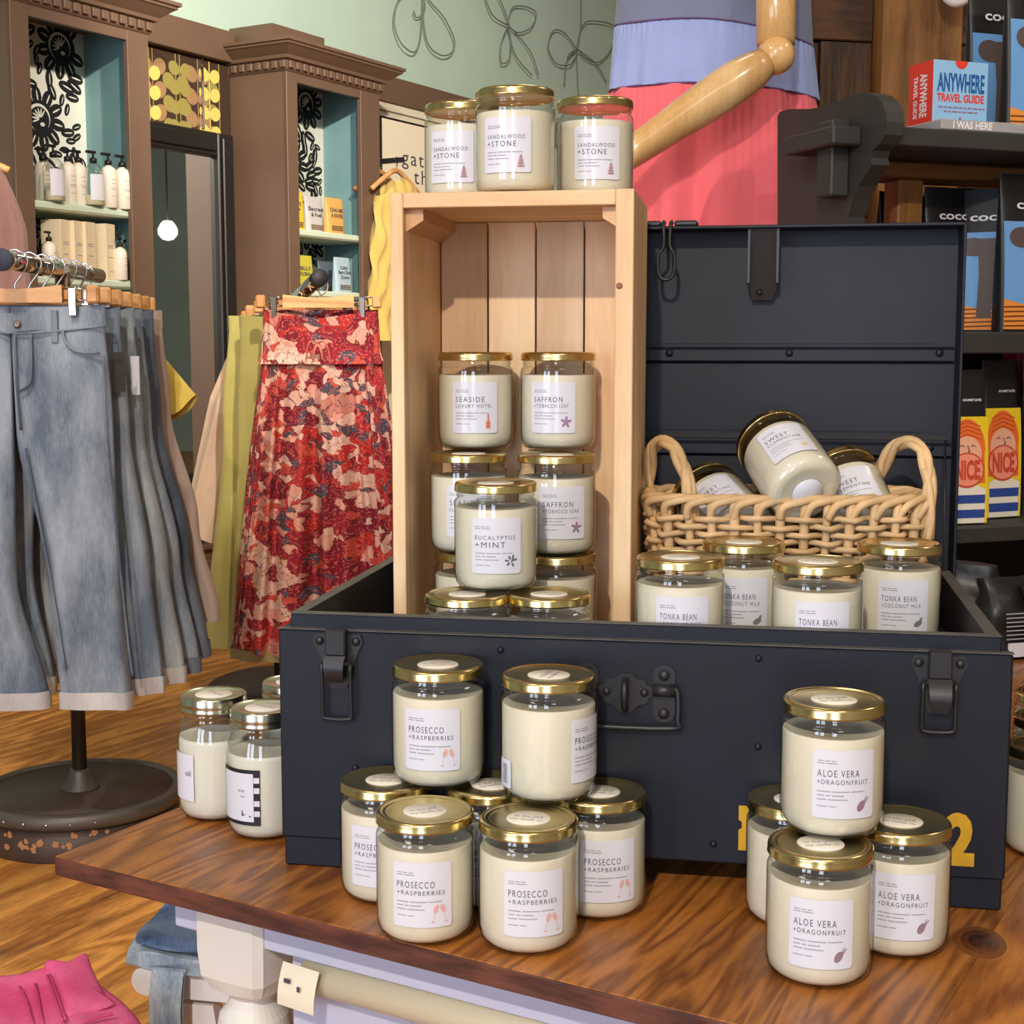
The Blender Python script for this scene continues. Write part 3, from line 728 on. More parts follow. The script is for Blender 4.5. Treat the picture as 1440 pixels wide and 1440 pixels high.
jar('saffron', 'candle jar in the third layer of the crate, right of the eucalyptus jar', xf2 + .002, yf2, base[1], 4, G4)
jar('seaside', 'lowest seaside candle jar at the left of the crate floor', xs2 + .004, ys2, base[0], 4, G4)
jar('saffron', 'lowest saffron candle jar at the right of the crate floor', xf2 + .002, yf2, base[0], 4, G4)
ZF = TZ + FT + .0125
G5 = 'candles stacked in the trunk before the crate'
xa_, ya_ = jd(657, 822, 119, ZF + JH); xb_, yb_ = jd(772, 826, 119, ZF + JH)
jar('mint', 'candle jar just above the trunk rim supporting the eucalyptus jar at left', xa_, ya_, ZF + JH, -3, G5)
jar('mint', 'candle jar just above the trunk rim supporting the eucalyptus jar at right', xb_, yb_, ZF + JH, 5, G5)
jar('mint', 'candle jar on the trunk floor below the left supporting jar', xa_, ya_, ZF, -3, G5)
jar('mint', 'candle jar on the trunk floor below the right supporting jar', xb_, yb_, ZF, 5, G5)
xe, ye = jd(697, 676, 117.5, ZF + 2 * JH)
jar('mint', 'eucalyptus and mint candle jar on top of two jars before the crate', xe, ye + .004, ZF + 2 * JH, 1, G5)
G6 = 'tonka bean candles in a row in the trunk'
for px, py, w, tn, lb in ((957, 788, 125, 4, 'tonka bean candle jar at the left end of the row behind the trunk rim'), (1046, 776, 116, 0, 'tonka bean candle jar second from left, set back in the row'), (1151, 790, 129, 8, 'tonka bean candle jar third from left, nearest in the row'), (1265, 783, 117, 8, 'tonka bean candle jar at the right end of the row in the trunk')):
    x, y = jd(px, py, w, RIS); q = TMI @ Vector((x, y, RIS)); q.y = max(q.y, .0225 + .0452); q = TM @ q
    jar('tonka', lb, q.x, q.y, RIS + .0002, tn, G6)
G7 = 'candles beside the right end of the trunk'
jar('tonka', 'candle jar cut by the right picture edge beside the trunk, nearest', .556, 1.462, TZ, 90, G7)
jar('tonka', 'second candle jar beside the right end of the trunk, lid barely showing', .603, 1.575, TZ, 90, G7)
jar('tonka', 'third candle jar beside the right end of the trunk, farthest back', .645, 1.69, TZ, 90, G7)

# ================================================================== MASON JARS
def mason(label, x, y, turn, kind):
    t = thing('mason_candle_jar', label, 'candle', (x, y, TZ), face_cam(x, y) + math.radians(turn), 'mason jar candles left of the trunk')
    MB().lathe([(.026, .003), (.031, .0006), (.0355, .003), (.0395, .010), (.0408, .022), (.0412, .05), (.0408, .088), (.0385, .102), (.0352, .111), (.0335, .1145), (.0342, .117), (.0352, .1185), (.0335, .12), (.0335, .124)], 44, cap1=False).build('glass_jar', M_GLASS, t)
    MB().lathe([(.026, .005), (.034, .005), (.0385, .012), (.0396, .022), (.0400, .05), (.0394, .088), (.0386, .0925), (.036, .0915), (.001, .0912)], 36).build('wax', M_WAXW, t)
    ld = MB().lathe([(.0345, .1215), (.0366, .1215), (.0369, .1235), (.0360, .125), (.0360, .128), (.0366, .1295), (.0360, .131), (.0360, .1365), (.0350, .1385), (.0335, .139), (.0325, .1378), (.030, .1374), (.001, .1374)], 44).build('lid', M_SILV, t)
    MB().lathe([(.0205, .1375), (.0203, .1378), (.001, .1378)], 28, cap0=False).build('lid_sticker', M_STICK, ld)
    tx = MB(); add_text(tx, 'in the JAR', 0, 0.0005, width=.026, cap=.0055, center=True, bold=.0, fn=lambda a, b: (a, b, .1380)); tx.build('sticker_print', M_INKG, ld)
    R2 = .0416
    def cy(x_, z_, r=R2): return (r * math.sin(x_ / R2), -r * math.cos(x_ / R2), z_)
    def patch(name, w, h, z0, r, m, par, x0=0):
        mb = MB(); mb.grid(lambda a, b: cy(x0 + (a - .5) * w, z0 + b * h, r), 12, 1); return mb.build(name, m, par)
    if kind == 0:
        lb = patch('label', .040, .052, .026, R2 + .0003, M_LABEL, t)
        tx = MB(); add_text(tx, 'oil', .008, .054, width=.008, cap=.006, fn=lambda a, b: cy(a, b, R2 + .0005)); tx.build('label_text', M_INK, lb)
    else:
        lb = patch('label_border', .058, .060, .020, R2 + .0002, mat('label_black', lin(26, 26, 28), .5), t)
        patch('label', .044, .052, .024, R2 + .0005, M_LABEL, lb)
        tx = MB(); add_text(tx, 'soy', .004, .056, width=.008, cap=.003, fn=lambda a, b: cy(a, b, R2 + .0007)); add_text(tx, 'co.', .007, .050, width=.006, cap=.003, fn=lambda a, b: cy(a, b, R2 + .0007))
        tx.add([cy(.008 + a, .03 + b, R2 + .0007) for a, b in ((0, 0), (.011, -.001), (.011, .0005), (.002, .002), (.001, .006), (0, .006))], [(0, 1, 2, 3, 4, 5)])
        tx.build('label_text', M_INK, lb)
        mk = MB()
        for z_ in (.030, .041, .055, .066): mk.grid(lambda a, b: cy(.0225 + a * .006, z_ + b * .006, R2 + .0006), 3, 1)
        mk.build('border_pattern', M_LABEL, lb)
    return t
mason('mason candle jar at the far left, plain white label turned left', -.332, 1.580, -62, 0)
mason('mason candle jar with black bordered label touching the trunk corner', -.266, 1.520, -48, 1)
mason('mason candle jar at the back behind the bordered one, mostly hidden', -.252, 1.640, 80, 0)

# ================================================================== BASKET
BXY = TM @ Vector((.545, .300, 0))
_bp = at_d(1103, 705, 1.672)
basket = thing('wicker_basket', 'pale wicker basket with twisted handles holding candles in the trunk', 'basket', (_bp.x, _bp.y, RIS + .0003), -.04)
BH = .148
NS = 30
def bout(s, t, off=0.0):
    """point on the basket wall; s in 0..1 round the outline, t height 0..1"""
    a = 2 * PI * s; A = .141 + .013 * t + off; B = .052 + .010 * t + off
    c, q = math.cos(a), math.sin(a); e = .5
    return Vector((A * math.copysign(abs(c) ** e, c), B * math.copysign(abs(q) ** e, q), BH * t))
# equal spacing round the outline
_pts = [bout(i / 720, .5) for i in range(721)]; _len = [0]
for i in range(720): _len.append(_len[-1] + (_pts[i + 1] - _pts[i]).length)
def sarc(f):
    f = (f % 1) * _len[-1]
    lo = 0
    for i in range(720):
        if _len[i + 1] >= f: return (i + (f - _len[i]) / max(1e-9, _len[i + 1] - _len[i])) / 720
    return 1.0
SA = [sarc(i / NS) for i in range(NS)]; SH = [sarc((i + .5) / NS) for i in range(NS)]
for i in range(NS):
    MB().tube([bout(SA[i], t / 6, .002 + .0012 * math.sin(i)) for t in range(7)], .0052 + .0006 * math.sin(i * 2.3), 7).build('stake', M_WICK, basket)
ROWS = 15
for k in range(ROWS):
    pts = []
    for i in range(NS):
        off = .0092 if (i + k) % 2 else -.0062
        t = (k + .6) / (ROWS + .9) * .93
        pts.append(bout(SA[i], t + random.uniform(-.012, .012), off)); pts.append(bout(SH[i], t + random.uniform(-.01, .01), (.0015)))
    MB().tube(crom(pts, 2, True), .0036, 6, closed=True).build('weaver', M_WICK, basket)
for i in range(NS):   # stakes laid over as a braided border
    s0 = SA[i]; f0 = i / NS
    pts = [bout(sarc(f0), .86, .004), bout(sarc(f0 + .006), .95, .008), bout(sarc(f0 + .02), .99, .007), bout(sarc(f0 + .05), 1.015, .002), bout(sarc(f0 + .08), 1.0, -.005), bout(sarc(f0 + .105), .95, -.006)]
    MB().tube(crom(pts, 4), .0047, 7).build('border_strand', M_WICK, basket)
mb = MB(); base_ = [bout(i / 40, 0) for i in range(40)]
mb.add([Vector((p.x, p.y, .003)) for p in base_] + [Vector((p.x, p.y, .0)) for p in base_], [tuple(range(40)), tuple(reversed(range(40, 80)))]); mb.build('base', M_WICK, basket)
def handle(sx):
    for st in range(3):
        pts = []
        for j in range(25):
            t = j / 24; a = PI * t
            y = -.046 * math.cos(a); z = BH * .70 + .106 * math.sin(a) ** .7
            x = sx * (.130 + .010 * math.sin(a)) + .022 * math.cos(a)
            ph = t * 13 + st * 2.1
            pts.append((x + .0048 * math.cos(ph), y + .0048 * math.sin(ph) * .7, z + .0048 * math.sin(ph) * .7))
        MB().tube(pts, .0046, 7).build('handle_strand', M_WICK, basket)
    for st in range(2):
        e_ = (-1) ** st; pts = [(sx * .126 - e_ * .020, e_ * .046, BH * .5), (sx * .134 - e_ * .021, e_ * .050, BH * .8), (sx * .134 - e_ * .020, e_ * .047, BH * 1.05), (sx * .133 - e_ * .017, e_ * .036, BH * 1.22)]
        MB().tube(crom(pts, 5), .0048, 7).build('handle_wrap', M_WICK, basket)
handle(-1); handle(1)
def lean_jar(label, lidpx, botpx, d_bot, d_lid, roll):
    b = at_d(*botpx, d_bot); l = at_d(*lidpx, d_lid); ax = (l - b).normalized()
    toc = (Vector((0, 0, CH)) - b).normalized()
    fy = -(toc - ax * toc.dot(ax)).normalized()       # local +y points away from camera
    fx = fy.cross(ax)
    R = Matrix((fx, fy, ax)).transposed() @ Matrix.Rotation(math.radians(roll), 3, 'Z')
    t = jar('sweet', label, b.x, b.y, b.z, 0, 'sweet clementine candles in the basket', lean=R.to_quaternion()); return t
jt = lean_jar('sweet clementine candle jar tilted on top of the basket, base showing', (1085, 621), (1136, 694), 1.60, 1.688, 20)
bs = MB().lathe([(.018, .0015), (.018, -.0003), (.001, -.0004)], 28, cap0=False); bs.f = [f[::-1] for f in bs.f]
bs.build('base_sticker', M_LABEL, jt)
lean_jar('sweet clementine candle jar lying low at the left in the basket', (997, 702), (1052, 762), 1.645, 1.72, 16)
lean_jar('sweet clementine candle jar leaning at the right in the basket', (1187, 680), (1224, 763), 1.65, 1.705, 14)

# ================================================================== MANNEQUIN AND DRESS
MD = 3.02
mc = at_d(1003, 100, MD); MX, MY = mc.x, mc.y
man = thing('mannequin', 'wooden jointed mannequin with bent arm standing behind the crate', 'mannequin', (MX, MY, TZ), 0)
M_ARM = wood('mannequin_wood', lin(204, 158, 98), lin(232, 194, 138), 'Z', 2.0, 12, .22, 3, .2, bump=.02, coat=.4)
def mp(px, py, d): return at_d(px, py, d) - Vector((MX, MY, TZ))
MB().lathe([(.15, 0), (.15, .012), (.03, .02), (.012, .03), (.012, .6)], 28).build('stand', M_BLKMET, man)
MB().lathe([(.05, .55), (.13, .62), (.15, .75), (.125, .98), (.118, 1.1), (.14, 1.25), (.165, 1.4), (.15, 1.5), (.06, 1.56), (.05, 1.66), (.001, 1.67)], 28, sy=.66).build('torso', M_ARM, man)
sh = mp(1092, -250, 2.92); el = mp(1091, 78, 2.76); wr = mp(846, 243, 2.74)
MB().tube([sh, mp(1092, -100, 2.86), mp(1091, -20, 2.79), mp(1091, 62, 2.765)], .034, 24, rr=[.048, .043, .0385, .0365]).build('upper_arm', M_ARM, man)
d_ = (wr - el).normalized(); fp = [el + d_ * t for t in (.02, .05, .09, .14, .20, .26, .32, .37)]
MB().tube(fp, .03, 24, rr=[.028, .036, .0415, .0415, .0375, .033, .030, .027]).build('forearm', M_ARM, man)
MB().lathe([(.001, -.0365)] + [(-0.0 + .0365 * math.sin(PI * i / 12), -.0365 * math.cos(PI * i / 12)) for i in range(1, 12)] + [(.001, .0365)], 24, Matrix.Translation(el)).build('elbow_ball', M_ARM, man)
# relaxed wooden hand at the end of the forearm
hx = (wr - el).normalized(); hz_ = Vector((0, -.25, 1)); hz_ = (hz_ - hx * hz_.dot(hx)).normalized(); hy = hz_.cross(hx)
h0 = el + hx * .372
MB().lathe([(.001, -.02)] + [(.02 * math.sin(PI * i / 8), -.02 * math.cos(PI * i / 8)) for i in range(1, 8)] + [(.001, .02)], 16, Matrix.Translation(h0)).build('wrist_ball', M_ARM, man)
pm = h0 + hx * .01
MB().tube([pm, pm + hx * .025, pm + hx * .06, pm + hx * .082], .03, 16, rr=[.018, .032, .037, .030], flat=.42).build('palm', M_ARM, man)
for k, (off, L_f) in enumerate(((-.026, .062), (-.009, .072), (.009, .068), (.025, .054))):
    b0 = pm + hx * .075 + (hy if abs(hy.z) < .9 else hz_) * off
    pts = [b0, b0 + hx * L_f * .42 - hz_ * .004, b0 + hx * L_f * .74 - hz_ * .014, b0 + hx * L_f * .93 - hz_ * .028]
    MB().tube(crom(pts, 4), .008, 10, rr=[.0088 - .0024 * i / 12 for i in range(13)]).build('finger', M_ARM, man)
tb = pm + hx * .025 + hy * -.028
MB().tube(crom([tb, tb + hx * .025 - hy * .016 - hz_ * .004, tb + hx * .05 - hy * .020 - hz_ * .014], 5), .009, 10, rr=[.0105 - .003 * i / 10 for i in range(11)]).build('thumb', M_ARM, man)
dress = thing('tiered_dress', 'tiered dress in slate, periwinkle and coral on the mannequin', 'dress', (MX, MY, 0), 0)
def cloth(name, r, g, b, bump=.25):
    return mat(name, lin(r, g, b), .85, bump=bump, bscale=900, var=.05, vscale=20, sheen=.2)
def zpx(py, d=MD - .1): return at_d(1000, py, d).z
def seam(z, ph):
    return lambda th: z - ph * math.cos(th) + ph * .25 * math.sin(3 * th)
def tier(name, m, top, bot, w0, w1, pl0, pl1, npl, ph, gather=0.0):
    def fn(a, b):
        th = 2 * PI * a; w = w0 + (w1 - w0) * (b ** .8); p = pl0 + (pl1 - pl0) * b
        k = w + p * math.sin(npl * th + 1.3 * math.sin(2 * th + ph)) + p * .5 * math.sin(npl * 1.7 * th + ph)
        k += gather * math.exp(-b * 7) * math.sin(70 * th + 2 * math.sin(5 * th)) * (1 - math.exp(-b * 60))
        return (k * math.cos(th), k * .62 * math.sin(th), top(th) + (bot(th) - top(th)) * b)
    MB().grid(fn, 280, 24, True).build(name, m, dress)
C_SL, C_PE, C_CO = cloth('dress_slate', 116, 122, 150), cloth('dress_periwinkle', 150, 164, 214), cloth('dress_coral', 236, 104, 112)
sm1, sm2 = seam(zpx(37), .022), seam(zpx(122), .010)
R0, R1_, R2_, R3_ = .165, .206, .217, .255
tier('slate_tier', C_SL, seam(zpx(-260), 0), sm1, R0, R1_, .0, .0, 9, 1)
tier('periwinkle_tier', C_PE, sm1, sm2, R1_ - .001, R2_, .0005, .005, 13, 2, .0035)
tier('coral_tier', C_CO, sm2, seam(TZ + .45, 0), R2_ - .001, R3_, .003, .030, 11, 3, .0045)
M_PIP = cloth('dress_piping', 96, 66, 110, 0)
for sm_, rr_ in ((sm1, R1_), (sm2, R2_)):
    MB().tube([((rr_ + .0005) * math.cos(2 * PI * i / 120), (rr_ + .0005) * .62 * math.sin(2 * PI * i / 120), sm_(2 * PI * i / 120)) for i in range(120)], .0022, 5, closed=True).build('seam_piping', M_PIP, dress)

# ================================================================== PLANK PARTITION AND POST
pa = at_d(1146, 60, 3.75)
part = MB().box(0, 1.7, .03, .12, 0, ZC).build('wall_partition', mat('plank_gap', lin(22, 15, 10), .9), None, (pa.x - .02, pa.y + .02, 0), math.radians(12)); struct(part)
M_OLD = wood('old_plank', lin(44, 30, 20), lin(88, 62, 40), 'Z', 3, 9, .7, 5, .4, dark=lin(24, 17, 12), bump=.5)
M_OLDX = wood('old_plank_rings', lin(56, 34, 18), lin(92, 58, 32), 'X', 3, 5, .6, 9, .4, bump=.5)
def pz(py): return at_d(1200, py, 3.75).z
MB().bbox(0, .188, 0, .03, pz(52), pz(-120), .003).build('wall_plank', M_OLDX, part)
MB().bbox(0.044, .186, 0, .03, pz(300), pz(54), .003).build('wall_plank', M_OLD, part)
MB().bbox(0, .041, .008, .03, pz(300), pz(56), .003).build('wall_plank', M_OLD, part)
MB().bbox(0, .19, 0, .03, 0, pz(302), .003).build('wall_plank', M_OLD, part)
z = 0
while z < ZC - .05:
    h = random.uniform(.14, .24); MB().bbox(.42, 1.7, 0.002, .03, z, min(z + h - .004, ZC - .01), .003).build('wall_plank', M_OLDX, part); z += h
post = MB().bbox(.192, .418, -.05, .03, 0, ZC, .003).build('wooden_post', wood('post_oak', lin(104, 68, 32), lin(146, 102, 56), 'Z', 2, 9, .6, 4, .3, bump=.3), None, (pa.x - .02, pa.y + .02, 0), math.radians(12))
struct(post); post.name = 'trim_1'
wp = thing('wall_plate', 'white round plate fixed high on the brown wooden post', 'plate', at_d(1347, -20, 3.66), math.radians(12))
MB().lathe([(.04, 0), (.052, -.006), (.05, -.009), (.001, -.011)], 28, Matrix.Rotation(-PI / 2, 4, 'X') @ Matrix.Scale(-1, 4, (0, 0, 1))).build('plate', M_WHITE, wp)

# ================================================================== BLACK SHELF UNIT
SYAW = math.radians(20)
s0 = at_d(1262, 185, 2.47); SS = .82
shelf = thing('black_shelf', 'black painted wooden shelf unit with carved end panel behind the trunk', 'shelf', (s0.x, s0.y, 0), SYAW)
SMI = (Matrix.Translation((s0.x, s0.y, 0)) @ Matrix.Rotation(SYAW, 4, 'Z')); SMV = SMI.inverted()
sfr = SMI.to_3x3() @ Vector((0, 1, 0)); srt = SMI.to_3x3() @ Vector((1, 0, 0))
def sp(px, py, b=0.0): return SMV @ on_plane(px, py, SMI @ Vector((0, b, 0)), sfr)
def ep(px, py, a=-.02): return SMV @ on_plane(px, py, SMI @ Vector((a, 0, 0)), srt)
zS1, zS1b = sp(1300, 180).z, sp(1300, 206).z
zS2, zS2b = sp(1400, 467).z, sp(1400, 497).z
zS3, zS3b = sp(1390, 742).z, sp(1390, 764).z
SW_, SDP = .62, .36
prof = [(1105, 420), (1105, 165), (1108, 158), (1122, 154), (1150, 154), (1170, 151), (1195, 141), (1215, 133), (1228, 131), (1242, 134), (1252, 143), (1258, 156), (1260, 172), (1258, 190), (1250, 203), (1240, 212), (1237, 222), (1239, 232), (1230, 246), (1220, 262), (1212, 282), (1205, 305), (1198, 420)]
poly = [(ep(x, y).y, ep(x, y).z) for x, y in prof]
mb = MB(); Mp = Matrix(((0, 1, 0, 0), (1, 0, 0, 0), (0, 0, 1, 0), (0, 0, 0, 1)))
q3 = [(p[0], p[1]) for p in poly]
a_ = sum(q3[i][0] * q3[(i + 1) % len(q3)][1] - q3[(i + 1) % len(q3)][0] * q3[i][1] for i in range(len(q3)))
if a_ < 0: q3 = q3[::-1]
nq = len(q3)
mb.add([(-.038, y, z) for y, z in q3] + [(-.003, y, z) for y, z in q3], [tuple(reversed(range(nq))), tuple(range(nq, 2 * nq))] + [(i, (i + 1) % nq, nq + (i + 1) % nq, nq + i) for i in range(nq)])
mb.build('end_panel', M_CHAR, shelf)
zb_ = ep(1150, 415).z
MB().bbox(-.040, -.003, .02, SDP, TZ + .0005, zb_ + .02, .002).build('side_board', M_CHAR, shelf)
c1 = ep(1172, 198, -.06); c2 = ep(1172, 240, -.06)
MB().bbox(-.095, -.0385, c1.y - .055, c1.y + .11, c1.z - .014, c1.z + .018, .003).build('tenon', M_CHAR, shelf)
MB().bbox(-.075, -.039, c1.y - .020, c1.y + .030, ep(1172, 277, -.06).z, ep(1172, 170, -.06).z, .003).build('wedge', M_CHAR, shelf)
MB().bbox(0, SW_, 0, SDP, zS1b, zS1, .002).build('shelf_board', M_CHAR, shelf)
MB().bbox(0, SW_, 0.01, SDP, zS2b, zS2, .002).build('shelf_board', M_CHAR, shelf)
MB().bbox(0, SW_, 0.01, SDP, zS3b, zS3, .002).build('shelf_board', M_CHAR, shelf)
MB().bbox(SW_, SW_ + .04, 0, SDP, TZ + .0005, zS1, .002).build('side_board', M_CHAR, shelf)
MB().box(0, SW_, SDP - .012, SDP, TZ + .0005, zS2b).build('back_board', mat('shelf_back', lin(34, 24, 18), .7), shelf)
cp = sp(1278, 250, .20)
MB().bbox(cp.x - .028, cp.x + .028, .19, .24, zS2, zS1b - .03, .004).build('shelf_strut', wood('strut_oak', lin(120, 78, 34), lin(168, 116, 60), 'Z', 3, 8, .5, 3, .3), shelf)
MB().bbox(.0, SW_, .17, .28, zS1b - .03, zS1b - .001, .004).build('shelf_rail', wood('strut_oak_x', lin(110, 70, 30), lin(150, 100, 50), 'X', 3, 8, .5, 3, .3), shelf)
def on_shelf(name, label, cat, px, zb, b, rz=0.0, group=None):
    p = sp(px, 600, b); p = SMI @ Vector((p.x, b, zb)); return thing(name, label, cat, (p.x, p.y, p.z), SYAW + rz, group)
# the guide box on a book
bk = on_shelf('travel_book', 'grey book lettered I WAS HERE lying under the travel guide box', 'book', 1316, zS1 + .0005, .0705, 0)
MB().bbox(-.060, .24, -.069, .08, 0, .0175, .0015).build('cover', mat('book_grey', lin(168, 164, 162), .6), bk)
mb = MB(); add_text(mb, 'I WAS HERE', -.036, .003, width=.082, cap=.0118, y=-.0696, bold=.035); mb.build('spine_text', M_WHITE, bk)
mb = MB(); add_text(mb, 'a travel journal', .085, .006, width=.06, cap=.005, y=-.0696, bold=0); mb.build('spine_small_text', M_INKG, bk)
gb = on_shelf('guide_box', 'blue and red box reading ANYWHERE TRAVEL GUIDE on the shelf', 'box', 1336, zS1 + .0182, .09, -SYAW - math.radians(2))
bwid, bht, bdp = .128, .118, .06
p0, p1 = on_plane(1311, 160, gb.location + Vector((0, -.05, 0)), (0, 1, 0)), on_plane(1395, 88, gb.location + Vector((0, -.05, 0)), (0, 1, 0))
bwid = p1.x - p0.x; bht = (p1.z - gb.location.z) + .006
gb.rotation_euler = (0, 0, math.radians(20)); gb.location = (p0.x, p0.y + .0, zS1 + .0182)
bw_ = bwid / math.cos(math.radians(20)) * 1.07
MB().bbox(0, bw_, 0, .07, 0, bht, .001).build('carton', mat('box_blue', lin(150, 196, 232), .5), gb)
MB().box(-.0006, .0003, .0005, .0695, .0005, bht - .0005).build('red_side', mat('box_red', lin(232, 62, 44), .5), gb)
rd = mat('box_red', lin(232, 62, 44), .5)
mb = MB(); mb.flat(arc(bw_ * .5, bht + .0001, .0135, 180, 360, 12), -.0007); mb.build('thumb_notch', rd, gb)
mb = MB(); add_text(mb, 'ANYWHERE', bw_ * .07, bht * .53, width=bw_ * .86, cap=bht * .27, y=-.0007, bold=.03); mb.build('title_text', mat('box_navy', lin(18, 92, 160), .5), gb)
mb = MB(); add_text(mb, 'TRAVEL GUIDE', bw_ * .07, bht * .37, width=bw_ * .86, cap=bht * .115, y=-.0007, bold=.035); mb.build('subtitle_text', rd, gb)
mb = MB()
for zz, a, b in ((.27, .1, .95), (.205, .2, .82)):
    x = a
    while x < b: w = random.uniform(.04, .1); mb.box(bw_ * x, bw_ * min(x + w, b), -.0007, -.0004, bht * zz, bht * zz + .0025); x += w + .02
mb.flat([(bw_ * .46, bht * .09), (bw_ * .54, bht * .09), (bw_ * .5, bht * .15)], -.0007)
mb.build('small_print', mat('box_mauve', lin(150, 110, 140), .6), gb)
mb = MB(); Ms = Matrix.Rotation(-PI / 2, 4, 'Z')
# side lettering reads downwards
vs, fs, w_ = text_geo('ANYWHERE', .03, 1.0)
mb.add([(-.0009, .037 - z * .020, bht * .82 - x / w_ * bht * .68) for x, z in vs], fs)
vs, fs, w_ = text_geo('TRAVEL GUIDE', .03, 1.0)
mb.add([(-.0009, .056 - z * .011, bht * .80 - x / w_ * bht * .66) for x, z in vs], fs)
mb.build('side_text', M_WHITE, gb)

# packs
M_PKB = mat('pack_black', lin(22, 21, 22), .45); M_PKBL = mat('pack_blue', lin(112, 166, 222), .45)
M_PKBR = mat('pack_brown', lin(92, 76, 72), .5); M_PKO = mat('pack_orange', lin(240, 150, 62), .5); M_PKY = mat('pack_yellow', lin(240, 206, 36), .45)
M_PKDO = mat('pack_dark_orange', lin(120, 62, 24), .5)
def pack_body(t, w, h, dp, m):
    vs = MB()
    def fn(a, b):
        th = 2 * PI * a; e = .45; c, q = math.cos(th), math.sin(th)
        k = (1 - b ** 2.2) * .9 + .1
        return (w / 2 * math.copysign(abs(c) ** e, c), dp / 2 + dp / 2 * k * math.copysign(abs(q) ** .7, q), h * b)
    vs.grid(fn, 40, 12, True); n0 = len(vs.v)
    vs.add([fn(i / 40, 0) for i in range(40)], [tuple(reversed(range(40)))]); vs.add([fn(i / 40, 1) for i in range(40)], [tuple(range(40))])
    return vs.build('pouch', m, t)
def front_y(z, h, dp):
    b = z / h; return dp / 2 - dp / 2 * ((1 - b ** 2.2) * .9 + .1) - .0012
def panel(t, name, polyxz, m, h, dp, lift=0.0, n=1):
    """flat print that follows the pouch front"""
    bm = bmesh.new(); vs = [bm.verts.new((x, 0, z)) for x, z in polyxz]; f = bm.faces.new(vs)
    if f.normal.y > 0 or (f.normal_update() or f.normal.y > 0): bmesh.ops.reverse_faces(bm, faces=[f])
    zs = [p[1] for p in polyxz]
    for k in range(1, 10):
        zc = h * k / 10
        if min(zs) < zc < max(zs):
            bmesh.ops.bisect_plane(bm, geom=list(bm.verts) + list(bm.edges) + list(bm.faces), plane_co=(0, 0, zc), plane_no=(0, 0, 1))
    bmesh.ops.triangulate(bm, faces=list(bm.faces))
    for v in bm.verts: v.co.y = front_y(max(0, min(h, v.co.z)), h, dp) - lift
    me = bpy.data.meshes.new(name); bm.to_mesh(me); bm.free(); return obj(name, me, m, t)
def ptext(t, name, s, x, z, width, cap, m, h, dp, lift=.0012, bold=.02):
    mb = MB(); add_text(mb, s, x, z, width=width, cap=cap, bold=bold, fn=lambda a, b: (a, front_y(max(0, min(h, b)), h, dp) - lift, b)); return mb.build(name, m, t)
def coco_pack(label, px, zb, b, w, h, rz, group):
    w *= SS; h *= SS; b *= .78
    t = on_shelf('snack_pack', label, 'pack', px, zb, b, rz, group); dp = .045
    pack_body(t, w, h, dp, M_PKB)
    W2 = w / 2 * .985
    panel(t, 'blue_print', [(-W2, h * .02), (W2, h * .02), (W2, h * .70), (-W2, h * .70)], M_PKBL, h, dp, .0003)
    # dune stripes at the foot
    panel(t, 'dune_print', [(-W2, h * .02), (W2, h * .02), (W2, h * .17), (w * .25, h * .22), (-w * .1, h * .17), (-W2, h * .21)], M_PKO, h, dp, .0006)
    for k in range(5):
        z_ = h * (.035 + k * .03); panel(t, 'dune_stripe', [(-W2, z_), (W2, z_ + .003), (W2, z_ + .006), (-W2, z_ + .003)], M_PKDO, h, dp, .0009)
    pts = arc(-w * .22, h * .60, w * .19, 270, 60, 10, h * .065) + arc(w * .24, h * .60, w * .19, 120, -90, 10, h * .065)
    pts = [(-w * .12, h * .10), (w * .10, h * .10)] + [(w * .14, h * .40), (w * .12, h * .535)] + [p for p in reversed(pts)] + [(-w * .12, h * .535), (-w * .10, h * .40)]
    panel(t, 'palm_silhouette', pts, M_PKBR, h, dp, .0013)
    ptext(t, 'pack_text', 'coco', -w * .28, h * .78, w * .56, h * .055, M_WHITE, h, dp)
    return t
GP = 'blue and black coco packs on the shelves'
coco_pack('black and blue coco pack on the top shelf, left of the pair', 1392, zS1 + .0005, .32, .17, .40, 0, GP)
coco_pack('black and blue coco pack on the top shelf at the picture edge, taller', 1447, zS1 + .0005, .16, .18, .40, 0, GP)
h2 = zS1b - zS2
coco_pack('coco pack on the second shelf just above the right corner of the trunk lid', 1337, zS2 + .0005, .24, .15, .335, 0, GP)
coco_pack('coco pack on the second shelf at the picture edge, front one', 1447, zS2 + .0005, .10, .17, .355, 0, GP)
coco_pack('coco pack on the second shelf turned sideways between the others', 1378, zS2 + .0005, .20, .15, .33, math.radians(-50), GP)
coco_pack('dark coco pack under the carved end panel, farthest left', 1262, zS2 + .0005, .36, .15, .33, math.radians(30), GP)
coco_pack('dark coco pack beside the wooden strut, deep in the shelf', 1312, zS2 + .0005, .385, .14, .33, 0, GP)
M_SKIN = mat('print_skin', lin(240, 176, 146), .5); M_HAIR = mat('print_hair', lin(236, 110, 40), .5); M_NRED = mat('print_red', lin(206, 74, 48), .5)
M_STR = mat('print_blue', lin(44, 72, 150), .5); M_CRM = mat('print_cream', lin(240, 230, 214), .5); M_HDK = mat('print_hair_dark', lin(190, 74, 24), .5); M_BUB = mat('print_bubble', lin(246, 150, 124), .5)
